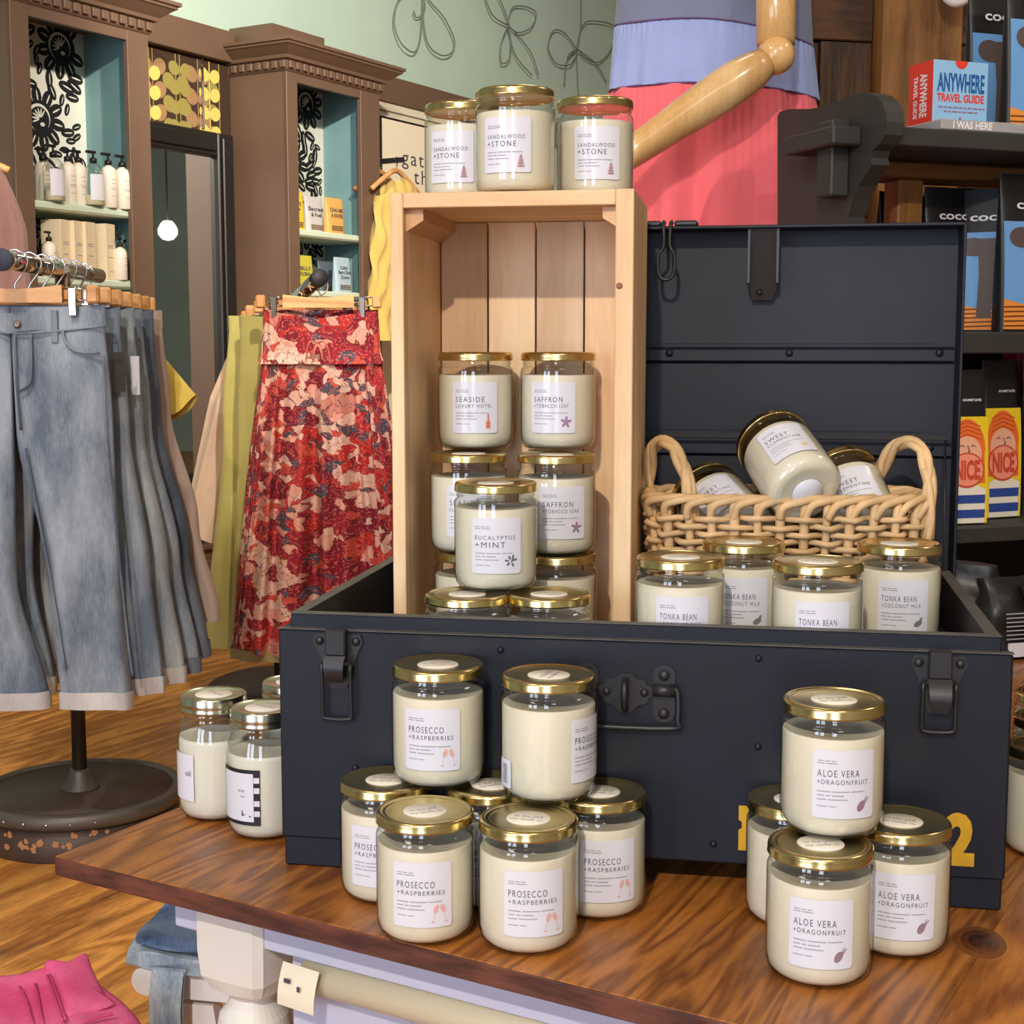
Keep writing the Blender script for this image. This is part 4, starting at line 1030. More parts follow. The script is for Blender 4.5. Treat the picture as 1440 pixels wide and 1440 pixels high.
def nice_pack(label, px, b, w, h, rz):
    w *= SS; h *= SS; b *= .8
    t = on_shelf('treat_pack', label, 'pack', px, zS3 + .0005, b, rz, 'NICE packs with striped swimmer print'); dp = .045
    pack_body(t, w, h, dp, M_PKB); W2 = w / 2 * .985
    panel(t, 'yellow_print', [(-W2, h * .01), (W2, h * .01), (W2, h * .70), (-W2, h * .70)], M_PKY, h, dp, .0003)
    panel(t, 'hair_print', poly_ell(-w * .02, h * .50, w * .44, h * .185, 24), M_HAIR, h, dp, .0006)
    panel(t, 'hair_back_print', [(-w * .46, h * .27), (w * .42, h * .27), (w * .40, h * .46), (-w * .44, h * .46)], M_HAIR, h, dp, .0006)
    for k in range(4): panel(t, 'hair_strand', [(-w * .34, h * (.55 + k * .028)), (-w * .02, h * (.585 + k * .026)), (w * .32, h * (.55 + k * .028)), (w * .32, h * (.556 + k * .028)), (-w * .02, h * (.592 + k * .026)), (-w * .34, h * (.556 + k * .028))], M_HDK, h, dp, .0009)
    panel(t, 'face_print', poly_ell(-w * .03, h * .46, w * .36, h * .115, 24), M_SKIN, h, dp, .0012)
    panel(t, 'mouth_print', poly_ell(-w * .03, h * .355, w * .43, h * .115, 24), M_NRED, h, dp, .0015)
    panel(t, 'bubble_print', poly_ell(-w * .03, h * .357, w * .39, h * .104, 24), M_BUB, h, dp, .0018)
    ptext(t, 'pack_word', 'NICE', -w * .34, h * .30, w * .62, h * .115, M_NRED, h, dp, .0024, .04)
    for sx in (-.17, .11): panel(t, 'eye_print', [(w * (sx - .06), h * .505), (w * sx, h * .515), (w * (sx + .06), h * .505), (w * (sx + .06), h * .511), (w * sx, h * .521), (w * (sx - .06), h * .511)], M_INK, h, dp, .0022)
    panel(t, 'nose_print', [(-w * .04, h * .515), (-w * .02, h * .515), (w * .04, h * .475), (-w * .02, h * .468), (-w * .02, h * .474), (w * .01, h * .478)], M_INK, h, dp, .0022)
    panel(t, 'shirt_print', [(-w * .40, h * .012), (w * .42, h * .012), (w * .44, h * .23), (w * .2, h * .26), (-w * .2, h * .26), (-w * .42, h * .23)], M_CRM, h, dp, .0009)
    for za, zb in ((.045, .10), (.14, .195)): panel(t, 'stripe_print', [(-w * .40, h * za), (w * .42, h * za), (w * .43, h * zb), (-w * .41, h * zb)], M_STR, h, dp, .0013)
    ptext(t, 'pack_text', 'GOURMET DATES', -w * .12, h * .80, w * .46, h * .014, M_WHITE, h, dp, .0012, .03)
    return t
nice_pack('NICE pack with striped swimmer print, left and partly behind the trunk lid', 1364, .055, .103, .345, math.radians(-4))
nice_pack('NICE pack with striped swimmer print, right at the picture edge', 1414, .13, .105, .365, math.radians(4))
nice_pack('NICE pack with striped swimmer print, cut off by the picture edge', 1470, .20, .105, .365, 0)
pk = on_shelf('pink_box', 'small pink patterned box on the third shelf top', 'box', 1450, zS3 + .372, .26)
pk.location.z = zS3 + .0005
MB().bbox(-.04, .04, 0, .05, 0, .325, .002).build('carton', mat('pink_box', lin(222, 66, 112), .5), pk)

# black bags on the back of the table
M_BAG = mat('bag_black', lin(30, 30, 31), .4, bump=.5, bscale=25)
for i, (px, py, d, w, h, rz, lb) in enumerate(((1416, 884, 2.46, .10, .13, .3, 'crumpled black coffee bag with white sticker behind the trunk'), (1362, 870, 2.50, .10, .15, -.3, 'dark crumpled foil bag behind the right rim of the trunk'), (1478, 880, 2.44, .09, .12, .5, 'black bag with white stripes at the right picture edge'))):
    p = at_d(px, py, d)
    t = thing('coffee_bag', lb, 'bag', (p.x, p.y, TZ + .0005), rz, 'black bags on the back of the table'); dp = .07
    mb = MB(); rnd = random.Random(i)
    ph = [rnd.uniform(0, 6) for _ in range(5)]
    def fn(a, b):
        th = 2 * PI * a; c, q = math.cos(th), math.sin(th); k = 1 - .55 * b ** 3
        x = w / 2 * math.copysign(abs(c) ** .5, c) * (1 - .1 * b); y = dp / 2 * k * math.copysign(abs(q) ** .6, q)
        return (x + .006 * math.sin(9 * b + ph[0] + 3 * a), y + .006 * math.sin(11 * b + ph[1] + 9 * a) + .02 * b, h * b + .004 * math.sin(7 * a + ph[2]))
    mb.grid(fn, 36, 12, True); mb.add([fn(j / 36, 0) for j in range(36)], [tuple(reversed(range(36)))]); mb.add([fn(j / 36, 1) for j in range(36)], [tuple(range(36))])
    mb.build('bag', M_BAG, t)
    if i == 0:
        MB().box(.005, .032, -.041, -.0395, h * .72, h * .95).build('sticker', M_LABEL, t)
        MB().box(-.03, .02, -.0465, -.0455, .006, .03).build('barcode_label', M_LABEL, t)
        mb = MB()
        for k in range(7): mb.box(-.034, .03, -.0475 + k * .0006, -.0465 + k * .0006, .036 + k * .007, .038 + k * .007)
        mb.build('print_lines', M_INKG, t)
    if i == 2:
        mb = MB()
        for k in range(4): mb.box(-.045 + k * .012, -.037 + k * .012, -.046, -.045, .01, .035)
        mb.build('stripes', M_LABEL, t)

# ================================================================== LEFT WALL: CABINETS, MIRROR, SIGN
def rthing(name, label, cat, n, u, z=0.0, group=None):
    p = room(n, u, z); return thing(name, label, cat, (p.x, p.y, p.z), RA, group)
def on_n(px, py, n):
    d = ray(px, py); dn = d.x * NV.x + d.y * NV.y; p = Vector((0, 0, CH)) + d * (n / dn)
    return p.x * UV.x + p.y * UV.y, p.z          # (u, z) on the plane n
M_DAMASK = mat('damask_paper', lin(226, 226, 214), .6); M_DINK = mat('damask_ink', lin(20, 20, 20), .6)
def damask(t, D, w, seed):
    """black flowers and leaf sprays printed on the pale back panel"""
    rnd = random.Random(seed); MWd = Matrix(((0, -1, 0, D + .0123), (1, 0, 0, 0), (0, 0, 1, 0), (0, 0, 0, 1)))
    bk_, wh = MB(), MB(); y0, y1 = .04, w - .04; placed = []
    def put(mb, poly, lay):
        if all(y0 < p[0] < y1 for p in poly): mb.flat(poly, -lay, MWd)
    def blob(cx, cz, rx, rz, rot, lay=.0002, hl=True):
        put(bk_, poly_ell(cx, cz, rx, rz, 14, rot), lay)
        if hl:
            put(wh, poly_ell(cx + .1 * rx, cz, rx * .62, max(.0016, rz * .14), 8, rot), lay + .0002)
    flowers = []
    z = 1.18; k = 0
    while z < 2.36:
        cx = w * (.60 + .17 * ((k + 1) % 2)); R = .088; flowers.append((cx, z))
        for a in range(10):
            an = a * 2 * PI / 10 + k; blob(cx + R * math.cos(an), z + R * math.sin(an), .038, .025, an)
        put(bk_, poly_ell(cx, z, .074, .072, 24), .0006); put(wh, poly_ell(cx - .006, z + .004, .056, .054, 24), .0008); put(bk_, poly_ell(cx - .004, z - .002, .050, .049, 20), .001)
        for a in range(7): an = 1.0 + a * .42; put(wh, poly_ell(cx + .024 * math.cos(an), z + .024 * math.sin(an), .019, .0036, 8, an), .0012)
        put(wh, poly_ell(cx + .01, z - .02, .012, .008, 10), .0012)
        z += .29; k += 1
    for q in range(900):     # leaves and buds fill the ground between the flowers
        bx_ = rnd.uniform(y0 + .01, y1 - .01); bz_ = rnd.uniform(1.12, 2.39)
        fl = min(math.hypot(bx_ - f[0], bz_ - f[1]) for f in flowers)
        if fl < .126 or any(math.hypot(bx_ - p[0], (bz_ - p[1])) < .022 + p[2] for p in placed): continue
        rr = rnd.choice((.042, .036, .026)); f = min(flowers, key=lambda f_: math.hypot(bx_ - f_[0], bz_ - f_[1]))
        an = math.atan2(bz_ - f[1], bx_ - f[0]) + rnd.uniform(.3, 1.2); placed.append((bx_, bz_, rr * .25)); blob(bx_, bz_, rr, rr * .52, an)
    for mb, m_, nm in ((bk_, M_DINK, 'damask_print'), (wh, M_DAMASK, 'damask_highlight')):
        o = mb.build(nm, m_, t); o['kind'] = 'stuff'
NF = -4.18; CDP = NF - N0 - .002
def cabinet(u0, u1, label, ol, orr):
    t = rthing('display_cabinet', label, 'cabinet', NF, u0, 0, 'brown display cabinets on the left wall'); w = u1 - u0; D = -CDP   # local x: 0 is the front, -D the wall
    zt = 2.345
    MB().bbox(D, 0, 0, .025, 0, 2.43, .002).build('side_panel', M_BROWN, t)
    MB().bbox(D, 0, w - .025, w, 0, 2.43, .002).build('side_panel', M_BROWN, t)
    MB().bbox(-.022, 0.001, .0, ol, 0, 2.43, .002).build('stile', M_BROWN, t)
    MB().bbox(-.022, 0.001, w - orr, w, 0, 2.43, .002).build('stile', M_BROWN, t)
    MB().box(-.022, 0, ol, w - orr, zt, 2.43).build('frieze', M_BROWN, t)
    MB().box(D + .002, 0, .025, w - .025, 2.41, 2.43).build('top', M_BROWN, t)
    MB().box(D, D + .012, .025, w - .025, 0, 2.41).build('back_panel', M_DAMASK, t)
    MB().box(D + .012, -.023, .0255, .036, .6, 2.41).build('lining', M_TEAL, t)
    MB().box(D + .012, -.023, w - .036, w - .0255, .6, 2.41).build('lining', M_TEAL, t)
    damask(t, D, w, int(u0 * 10))
    for zs in (1.70, 1.425, 1.12, .82):
        MB().bbox(D + .013, -.0235, .0365, w - .0365, zs - .032, zs, .008).build('shelf', M_MINT, t)
    MB().box(D + .012, -.022, .0255, w - .0255, .58, .6).box(-.022, 0, ol, w - orr, 0, .6).build('plinth', M_BROWN, t)
    # crown: stepped moulding round front and both sides
    pr = [(.004, 2.385), (.012, 2.392), (.012, 2.43), (.030, 2.436), (.034, 2.45), (.05, 2.462), (.075, 2.482), (.084, 2.486), (.084, 2.494), (.095, 2.498), (.095, 2.512)]
    mb = MB(); vs = []
    for o, z in pr: vs += [(D, -o, z), (o, -o, z), (o, w + o, z), (D, w + o, z)]
    fs = []
    for j in range(len(pr) - 1):
        for i in range(3): fs.append((j * 4 + i, j * 4 + i + 1, j * 4 + 4 + i + 1, j * 4 + 4 + i))
    m_ = len(pr) - 1; fs.append((m_ * 4, m_ * 4 + 1, m_ * 4 + 2, m_ * 4 + 3))
    mb.add(vs, fs); cw = mb.build('crown', M_BROWN, t)
    nd = 15
    for k in range(nd):
        y = (k + .5) / nd * (w + .02) - .01; MB().bbox(.012, .026, y - .015, y + .015, 2.396, 2.428, .002).build('dentil', M_BROWN, cw)
    for k in range(7):
        x = D + .02 + (k + .5) / 7 * (-D); MB().bbox(x - .014, x + .014, -.026, -.012, 2.396, 2.428, .002).build('dentil', M_BROWN, cw)
    return t
cab1 = cabinet(3.69, 4.375, 'brown display cabinet at far left with pump bottles on its shelves', .085, .115)
cab2 = cabinet(5.232, 5.947, 'brown display cabinet with snack pouches right of the mirror', .078, .155)
tp = MB().box(N0, -4.26, 5.24, 5.62, 2.513, 2.60); o = room_obj('trim_2', tp, M_BROWN)
# wall trims
o = room_obj('trim_3', MB().bbox(N0, N0 + .05, 2.6, 3.66, 2.44, 2.575, .002).bbox(N0, N0 + .05, 4.38, 5.22, 2.44, 2.575, .002).bbox(N0, N0 + .05, 5.96, U1, 2.44, 2.575, .002), M_BROWN)
room_obj('baseboard_left', MB().bbox(N0, N0 + .05, 2.0, U1, 0, .25, .002).bbox(N0, N0 + .075, 2.0, U1, .25, .275, .006), M_BROWN)
wpn = room_obj('trim_4', MB().box(N0, N0 + .006, 4.376, 5.231, .276, 2.439), mat('wallpaper_brown', lin(64, 44, 30), .7))
M_LF1 = mat('leaf_yellow', lin(224, 208, 112), .6); M_LF2 = mat('leaf_olive', lin(158, 146, 78), .6); M_LF3 = mat('leaf_tan', lin(166, 130, 92), .6)
MW = Matrix(((0, -1, 0, N0 + .0065), (1, 0, 0, 0), (0, 0, 1, 0), (0, 0, 0, 1)))
def leafcol(u, m, layer, s, z0):
    mb = MB(); z = z0
    while z < 2.42:
        for sx in (-1, 1):
            pl = poly_ell(u + sx * s * .74, z + s * .1, s * .72, s * .62, 16, sx * .5)
            if min(p[1] for p in pl) > .28 and max(p[1] for p in pl) < 2.435 and 4.38 < u + sx * s * 1.4 < 5.228: mb.flat(pl, -layer * .0006, MW)
        z += s * 1.72
    mb.box(u - .003, u + .003, -layer * .0006, -layer * .0006 + .0002, .28, 2.43, MW)
    o = mb.build('leaf_print', m, wpn); o['kind'] = 'stuff'
for i in range(6): leafcol(4.455 + i * .14, (M_LF3, M_LF2)[i % 2], 1, .056, .33 + .045 * (i % 2))
for i in range(4): leafcol(4.52 + i * .19, (M_LF2, M_LF1)[i % 2], 3, .048, .30 + .04 * (i % 3))
room_obj('trim_5', MB().box(N0, N0 + .018, 5.03, 5.043, 2.13, 2.439), M_CHROME)
# mirror leaning on the wall
mir = rthing('wall_mirror', 'tall mirror in a wide black frame between the two cabinets', 'mirror', N0 + .012, 4.39, 0)
mz0, mz1, mw, fw = .50, 2.115, .80, .105
M_FRM = mat('mirror_frame', lin(30, 26, 24), .4)
def frame_bar(x0, x1, z0, z1, nm='frame_rail'):
    MB().bbox(0, .045, x0, x1, z0, z1, .006).bbox(.045, .058, min(x0, x1) + (.02 if x1 - x0 > .03 else 0), max(x0, x1) - .02, z0 + .02, z1 - .02, .005).build(nm, M_FRM, mir)
frame_bar(0, fw, mz0, mz1, 'frame_stile'); frame_bar(mw - fw, mw, mz0, mz1, 'frame_stile')
frame_bar(fw, mw - fw, mz1 - fw, mz1); frame_bar(fw, mw - fw, mz0, mz0 + fw)
MB().box(.004, .016, fw - .01, mw - fw + .01, mz0 + fw - .01, mz1 - fw + .01).build('mirror_glass', mat('mirror_silver', (.86, .86, .84, 1), .015, 1.0), mir)
# cream panelled wall right of the second cabinet
room_obj('trim_6', MB().box(N0, N0 + .02, 5.96, 8.2, .276, 2.40).box(N0, N0 + .035, 5.96, 8.2, 2.40, 2.44), mat('panel_cream', lin(238, 226, 202), .7))
room_obj('trim_7', MB().box(N0 + .02, N0 + .035, 6.0, 6.02, .3, 2.38).box(N0 + .02, N0 + .03, 5.965, 5.985, .3, 2.40), M_BLKMET)
ns = N0 + .13
ua, za = on_n(536, 162, ns); ub, zb2 = on_n(605, 178, ns)
sign = rthing('wall_sign', 'cream framed sign with typewriter lettering on the wall beside the cabinet', 'sign', ns, ua, 0)
MB().box(-.10, -.004, 0, 1.0, za - .75, za).build('frame', M_FRM, sign)
MB().box(-.005, 0, .012, .988, za - .738, za - .012).build('board', mat('sign_cream', lin(240, 230, 206), .7), sign)
MS = Matrix(((0, -1, 0, 0), (1, 0, 0, 0), (0, 0, 1, 0), (0, 0, 0, 1)))
ut, zt_ = on_n(565, 230, ns); ut2, zt2 = on_n(582, 258, ns)
mb = MB(); add_text(mb, 'gather', ut - ua, zt_, width=.46, cap=.075, y=-.001, bold=.0, space=1.2, M=MS); add_text(mb, 'the', ut2 - ua, zt2, width=.22, cap=.075, y=-.001, bold=0, space=1.2, M=MS)
mb.build('lettering', M_INK, sign)
# rail with wooden hangers and a yellow top
nr = N0 + .30
ur, zr = on_n(540, 226, nr)
rl = rthing('wall_rail', 'short black hanging rail sticking out beside the second cabinet', 'rail', N0 + .02, ur + .02, 0)
MB().box(0, .38, -.012, .012, zr - .012, zr + .012).build('bar', M_BLKMET, rl)
for k, dx in enumerate((.26, .36)):
    t = rthing('wooden_hanger', ('wooden hanger on the wall rail, nearer one over the yellow top' if k else 'wooden hanger on the wall rail, close to the wall'), 'hanger', N0 + dx, ur + .02, zr, 'hangers on the wall rail')
    MB().tube(crom([(0, -.012, -.0), (0, 0, .016), (0, .014, .0), (0, .004, -.025), (0, 0, -.05)], 4), .003, 6).build('hook', M_CHROME, t)
    MB().tube(crom([(0, -.21, -.155), (0, -.10, -.09), (0, 0, -.05), (0, .10, -.09), (0, .21, -.155)], 5), .013, 8).build('bar', M_HANG, t)
ytop = rthing('yellow_blouse', 'ruffled yellow blouse hanging from the wall rail beside the cabinet', 'blouse', N0 + .36, ur + .02, 0)
def fn(a, b):
    th = 2 * PI * a; w = .21 + .03 * b; k = 1 + .3 * math.sin(11 * th + 5 * math.sin(5 * b)) * (b > .0)
    return (.05 * k * math.sin(th) + .014 * math.sin(20 * b + 3 * th), w * math.cos(th) * (1 - .25 * (1 - b) ** 4), zr - .085 - b * .80 - .10 * (abs(math.cos(th)) ** 1.5) * (1 - b))
MB().grid(fn, 60, 20, True).build('fabric', cloth('top_yellow', 220, 190, 104), ytop)
# wire flowers on the green wall
M_WIRE = mat('wire_dark', lin(112, 120, 110), .5)
def wire_flower(label, cpx, loops, extra=()):
    n = N0 + .03; uc, zc_ = on_n(cpx[0], cpx[1], n)
    t = rthing('wire_flower', label, 'decoration', n, uc, zc_, 'wire flowers on the green wall')
    def P(px, py): a, b = on_n(px, py, n); return (random.uniform(0, .02), a - uc, b - zc_)
    for lp in loops:
        MB().tube(crom([P(*cpx)] + [P(*q) for q in lp] + [P(*cpx)], 6), .0042, 5).build('petal', M_WIRE, t)
    for lp in extra: MB().tube(crom([P(*q) for q in lp], 6), .0038, 5).build('stem', M_WIRE, t)
wire_flower('wire flower with two long drooping petals above the second cabinet', (594, -12), [[(562, -4), (553, 30), (560, 60), (578, 74), (590, 58), (592, 20)], [(606, 4), (622, 25), (636, 56), (632, 74), (618, 78), (602, 64), (594, 30)]], [[(594, -12), (594, 15), (586, 25), (580, 15)]])
wire_flower('wire flower with three petals in the middle of the green wall', (712, 35), [[(690, 22), (680, -5), (694, -8), (708, 18)], [(718, 12), (736, 9), (750, 18), (744, 38), (728, 46)], [(702, 60), (703, 88), (712, 84), (716, 58)]], [[(712, 35), (730, 52), (744, 76), (754, 106)], [(712, 35), (722, 76), (745, 106)]])
wire_flower('wire flower half hidden behind the slate dress', (810, 70), [[(792, 46), (776, 44), (769, 66), (780, 88), (796, 92), (806, 82)], [(814, 44), (826, 30), (862, 38), (858, 72), (838, 88), (820, 80)], [(800, 78), (794, 92), (792, 120), (796, 80)]], [[(810, 70), (811, 110), (812, 140)], [(810, 70), (836, 90), (852, 116)], [(810, 70), (814, 30), (815, -20)]])

# bottles, boxes and pouches on the cabinet shelves
M_LOT = mat('lotion_white', lin(246, 236, 220), .4); M_PUMP = mat('pump_black', lin(26, 24, 24), .4)
BOT = MB().lathe([(.028, 0), (.031, .003), (.031, .115), (.029, .132), (.022, .145), (.011, .150), (.011, .156)], 24).mesh('bottle')
PMP = MB().lathe([(.013, .154), (.013, .170), (.006, .174), (.004, .176), (.004, .190)], 16)
PMP.bbox(-.030, .010, -.006, .006, .188, .198, .002); PMP = PMP.mesh('pump')
CLB = MB().lathe([(.033, .0), (.037, .003), (.037, .11), (.034, .128), (.022, .146), (.012, .152), (.012, .160)], 24, cap1=False).mesh('glass_bottle')
CLQ = MB().lathe([(.031, .004), (.035, .006), (.035, .04)], 20).mesh('liquid')
def shelf_x(px, py, n): return on_n(px, py, n)
def bottle(label, px, py, n, z, clear=False, rz=0.0, s=1.0, grey=False):
    u, _ = on_n(px, py, n); t = rthing('pump_bottle', label, 'bottle', n, u, z + .0004, 'pump bottles in the left cabinet'); t.rotation_euler = (0, 0, RA + PI / 2 + rz); t.scale = (s, s, s)
    if clear:
        obj('bottle', CLB, M_GLASS, t); obj('liquid', CLQ, mat('liquid_pale', lin(222, 214, 180), .3), t)
        mb = MB(); mb.grid(lambda a, b: (.0375 * math.sin((a - .5) * 1.9), -.0375 * math.cos((a - .5) * 1.9), .02 + b * .092), 8, 1); mb.build('label', M_LABEL, t)
    else:
        obj('bottle', BOT, mat('lotion_shaded', lin(176, 168, 158), .4) if grey else M_LOT, t)  # white lotion colour darkened to put shade on the corner bottle
        mb = MB()
        for zz, ww in ((.10, .7), (.085, .5), (.07, .8), (.064, .7), (.04, .6)): mb.grid(lambda a, b: (.0313 * math.sin((a - .5) * ww), -.0313 * math.cos((a - .5) * ww), zz + b * .0022), 4, 1)
        mb.build('label_print', M_INKG, t)
    obj('pump', PMP, M_PUMP, t)
z1s = 1.70
for px, py, n, cl, lb in ((62, 280, -4.33, False, 'white pump bottle at the far left end of the upper shelf'), (77, 282, -4.22, True, 'clear pump bottle, leftmost clear one on the upper shelf'), (97, 284, -4.27, False, 'white pump bottle just right of the left clear bottle'), (112, 286, -4.26, False, 'white pump bottle left of the right clear bottle'), (133, 287, -4.22, True, 'clear pump bottle in the middle of the upper shelf'), (154, 290, -4.22, False, 'white pump bottle second from the right on the upper shelf'), (173, 291, -4.22, False, 'white pump bottle at the right end of the upper shelf')):
    bottle(lb, px, py, n, z1s, cl, -.15, 1.06)
for px, py, n, g_, lb in ((70, 372, -4.22, False, 'short white bottle at the left end of the lower shelf'), (170, 388, -4.22, False, 'white bottle right of the cream cartons on the lower shelf'), (181, 388, -4.30, True, 'grey shaded bottle in the right corner of the lower shelf')):
    bottle(lb, px, py, n, 1.425, False, .2, .84, g_)
M_CRT = mat('carton_cream', lin(240, 222, 188), .6)
for px, lb in ((94, 'tall cream carton at the left of the row on the lower shelf'), (113, 'tall cream carton second from left on the lower shelf'), (129, 'tall cream carton third from left on the lower shelf'), (157, 'tall cream carton at the right of the row on the lower shelf')):
    u, _ = on_n(px, 380, -4.225); t = rthing('tall_carton', lb, 'carton', -4.225, u, 1.4255, 'tall cream cartons'); t.rotation_euler = (0, 0, RA + PI / 2 + .25)
    MB().bbox(-.033, .033, 0, .085, 0, .215, .001).build('carton', M_CRT, t)
    mb = MB()
    for zz, w_ in ((.13, .018), (.122, .02), (.085, .016), (.03, .012)): mb.box(-w_, w_, -.0008, -.0002, zz, zz + .003)
    mb.build('print', M_INKG, t)
def pouch(label, px, n, z, w, h, col, lines, rz=0.0, tcol=None):
    u, _ = on_n(px, 330, n); t = rthing('snack_pouch', label, 'pouch', n, u, z + .0004, 'snack pouches in the second cabinet'); t.rotation_euler = (0, 0, RA + PI / 2 + rz); dp = .045
    m = mat('pouch_%d_%d_%d' % col, lin(*col), .4)
    pack_body(t, w, h, dp, m)
    ink = M_INK
    for s_, x, zz, wd, cp_ in lines: ptext(t, 'pouch_text', s_, x * w, zz * h, wd * w, cp_ * h, ink, h, dp, .0012, .015)
    mb = MB()
    for zz in (.18, .13, .08): mb.box(-w * .34, w * .3, front_y(zz * h, h, dp) - .002, front_y(zz * h, h, dp) - .001, zz * h, zz * h + .004)
    mb.build('small_print', mat('pouch_print', lin(120, 96, 60), .6), t)
pouch('yellow pouch at the left on the upper shelf of the second cabinet', 419, -4.24, 1.70, .13, .175, (232, 206, 58), [('GET', -.2, .62, .5, .1), ('UP', -.2, .46, .4, .1)])
pouch('silver grey pouch behind the tan one on the upper shelf', 446, -4.26, 1.70, .13, .165, (204, 200, 202), [('Sacred', -.42, .60, .84, .11), ('& Fuel', -.3, .44, .6, .1)])
pouch('tan kraft pouch reading CHAI ME A RIVER on the upper shelf', 475, -4.215, 1.70, .135, .165, (226, 176, 100), [('CHAI ME', -.36, .60, .72, .11), ('A RIVER', -.34, .44, .68, .11)])
pouch('green pouch at the left on the lower shelf behind the rack arm', 431, -4.22, 1.425, .125, .16, (198, 190, 70), [('BELLY', -.4, .58, .7, .1), ('FLORA', -.4, .42, .6, .1)])
pouch('dark slate pouch in the middle of the lower shelf', 462, -4.32, 1.425, .12, .15, (96, 108, 120), [('ROAST', -.3, .5, .6, .1)])
pouch('pale blue pouch reading Calm at the right on the lower shelf', 485, -4.215, 1.425, .125, .165, (176, 200, 216), [('Calm', -.24, .66, .48, .09), ('Berry Dark', -.38, .52, .8, .1), ('Down', -.26, .38, .5, .1)])

# ================================================================== CLOTHES RACKS
def denim(name, base, fade, seed=0.0):
    if name in MATS: return MATS[name]
    m, nt, b = new_mat(name); N = nt.nodes
    tc = N.new('ShaderNodeTexCoord'); mp = N.new('ShaderNodeMapping'); mp.inputs['Scale'].default_value = (9, 9, 3.2); mp.inputs['Location'].default_value = (seed, seed, seed)
    n1 = N.new('ShaderNodeTexNoise'); n1.inputs['Scale'].default_value = 1.0; n1.inputs['Detail'].default_value = 4; n1.inputs['Roughness'].default_value = .6
    link(nt, tc.outputs['Object'], mp.inputs['Vector']); link(nt, mp.outputs[0], n1.inputs['Vector'])
    m2 = N.new('ShaderNodeMapping'); m2.inputs['Scale'].default_value = (420, 420, 60); n2 = N.new('ShaderNodeTexNoise'); n2.inputs['Scale'].default_value = 1.0; n2.inputs['Detail'].default_value = 2
    link(nt, tc.outputs['Object'], m2.inputs['Vector']); link(nt, m2.outputs[0], n2.inputs['Vector'])
    cr = N.new('ShaderNodeValToRGB'); cr.color_ramp.elements[0].color = base; cr.color_ramp.elements[1].color = fade; cr.color_ramp.elements[0].position = .36; cr.color_ramp.elements[1].position = .64
    ad = N.new('ShaderNodeMath'); ad.operation = 'MULTIPLY_ADD'; ad.inputs[1].default_value = .22; link(nt, n2.outputs['Fac'], ad.inputs[0]); 
    sb = N.new('ShaderNodeMath'); sb.operation = 'SUBTRACT'; sb.inputs[1].default_value = .11; link(nt, n1.outputs['Fac'], sb.inputs[0]); link(nt, sb.outputs[0], ad.inputs[2])
    link(nt, ad.outputs[0], cr.inputs[0]); link(nt, cr.outputs[0], b.inputs['Base Color']); b.inputs['Roughness'].default_value = .9
    bp = N.new('ShaderNodeBump'); bp.inputs['Strength'].default_value = .35; bp.inputs['Distance'].default_value = .002; link(nt, n2.outputs['Fac'], bp.inputs['Height']); link(nt, bp.outputs[0], b.inputs['Normal'])
    MATS[name] = m; return m
def hanger(label, x, y, zbar, zrod, group, L=.18):
    """trouser hanger: wooden bar, clip rods, end knobs and a hook over the rod"""
    t = thing('clip_hanger', label, 'hanger', (x, y, zbar), 0, group)
    MB().prism([(-L * .55, -.017), (L * .55, -.017), (L * .55, .020), (L * .2, .013), (0, .011), (-L * .2, .013), (-L * .55, .020)], -.008, .008).build('bar', M_HANG, t)
    for sx in (-1, 1):
        for dz in (-.012, .012): MB().tube([(sx * L * .5, 0, dz), (sx * L * .92, 0, dz)], .0022, 6).build('rod', M_CHROME, t)
        MB().bbox(sx * L * .9 - .014, sx * L * .9 + .014, -.009, .009, -.019, .019, .005).build('end_knob', M_HANG, t)
        MB().bbox(sx * L * .68 - .0085, sx * L * .68 + .0085, -.016, -.010, -.045, .014, .002).bbox(sx * L * .68 - .007, sx * L * .68 + .007, -.012, .014, -.002, .016, .002).build('clip', M_CHROME, t)
    h = zrod - zbar
    MB().tube(crom([(0, 0, .012), (0, 0, h * .35), (.022, 0, h - .012), (.026, 0, h + .012), (0, 0, h + .029), (-.026, 0, h + .010), (-.020, 0, h - .008)], 5), .0022, 6).build('hook', M_CHROME, t)
    return t
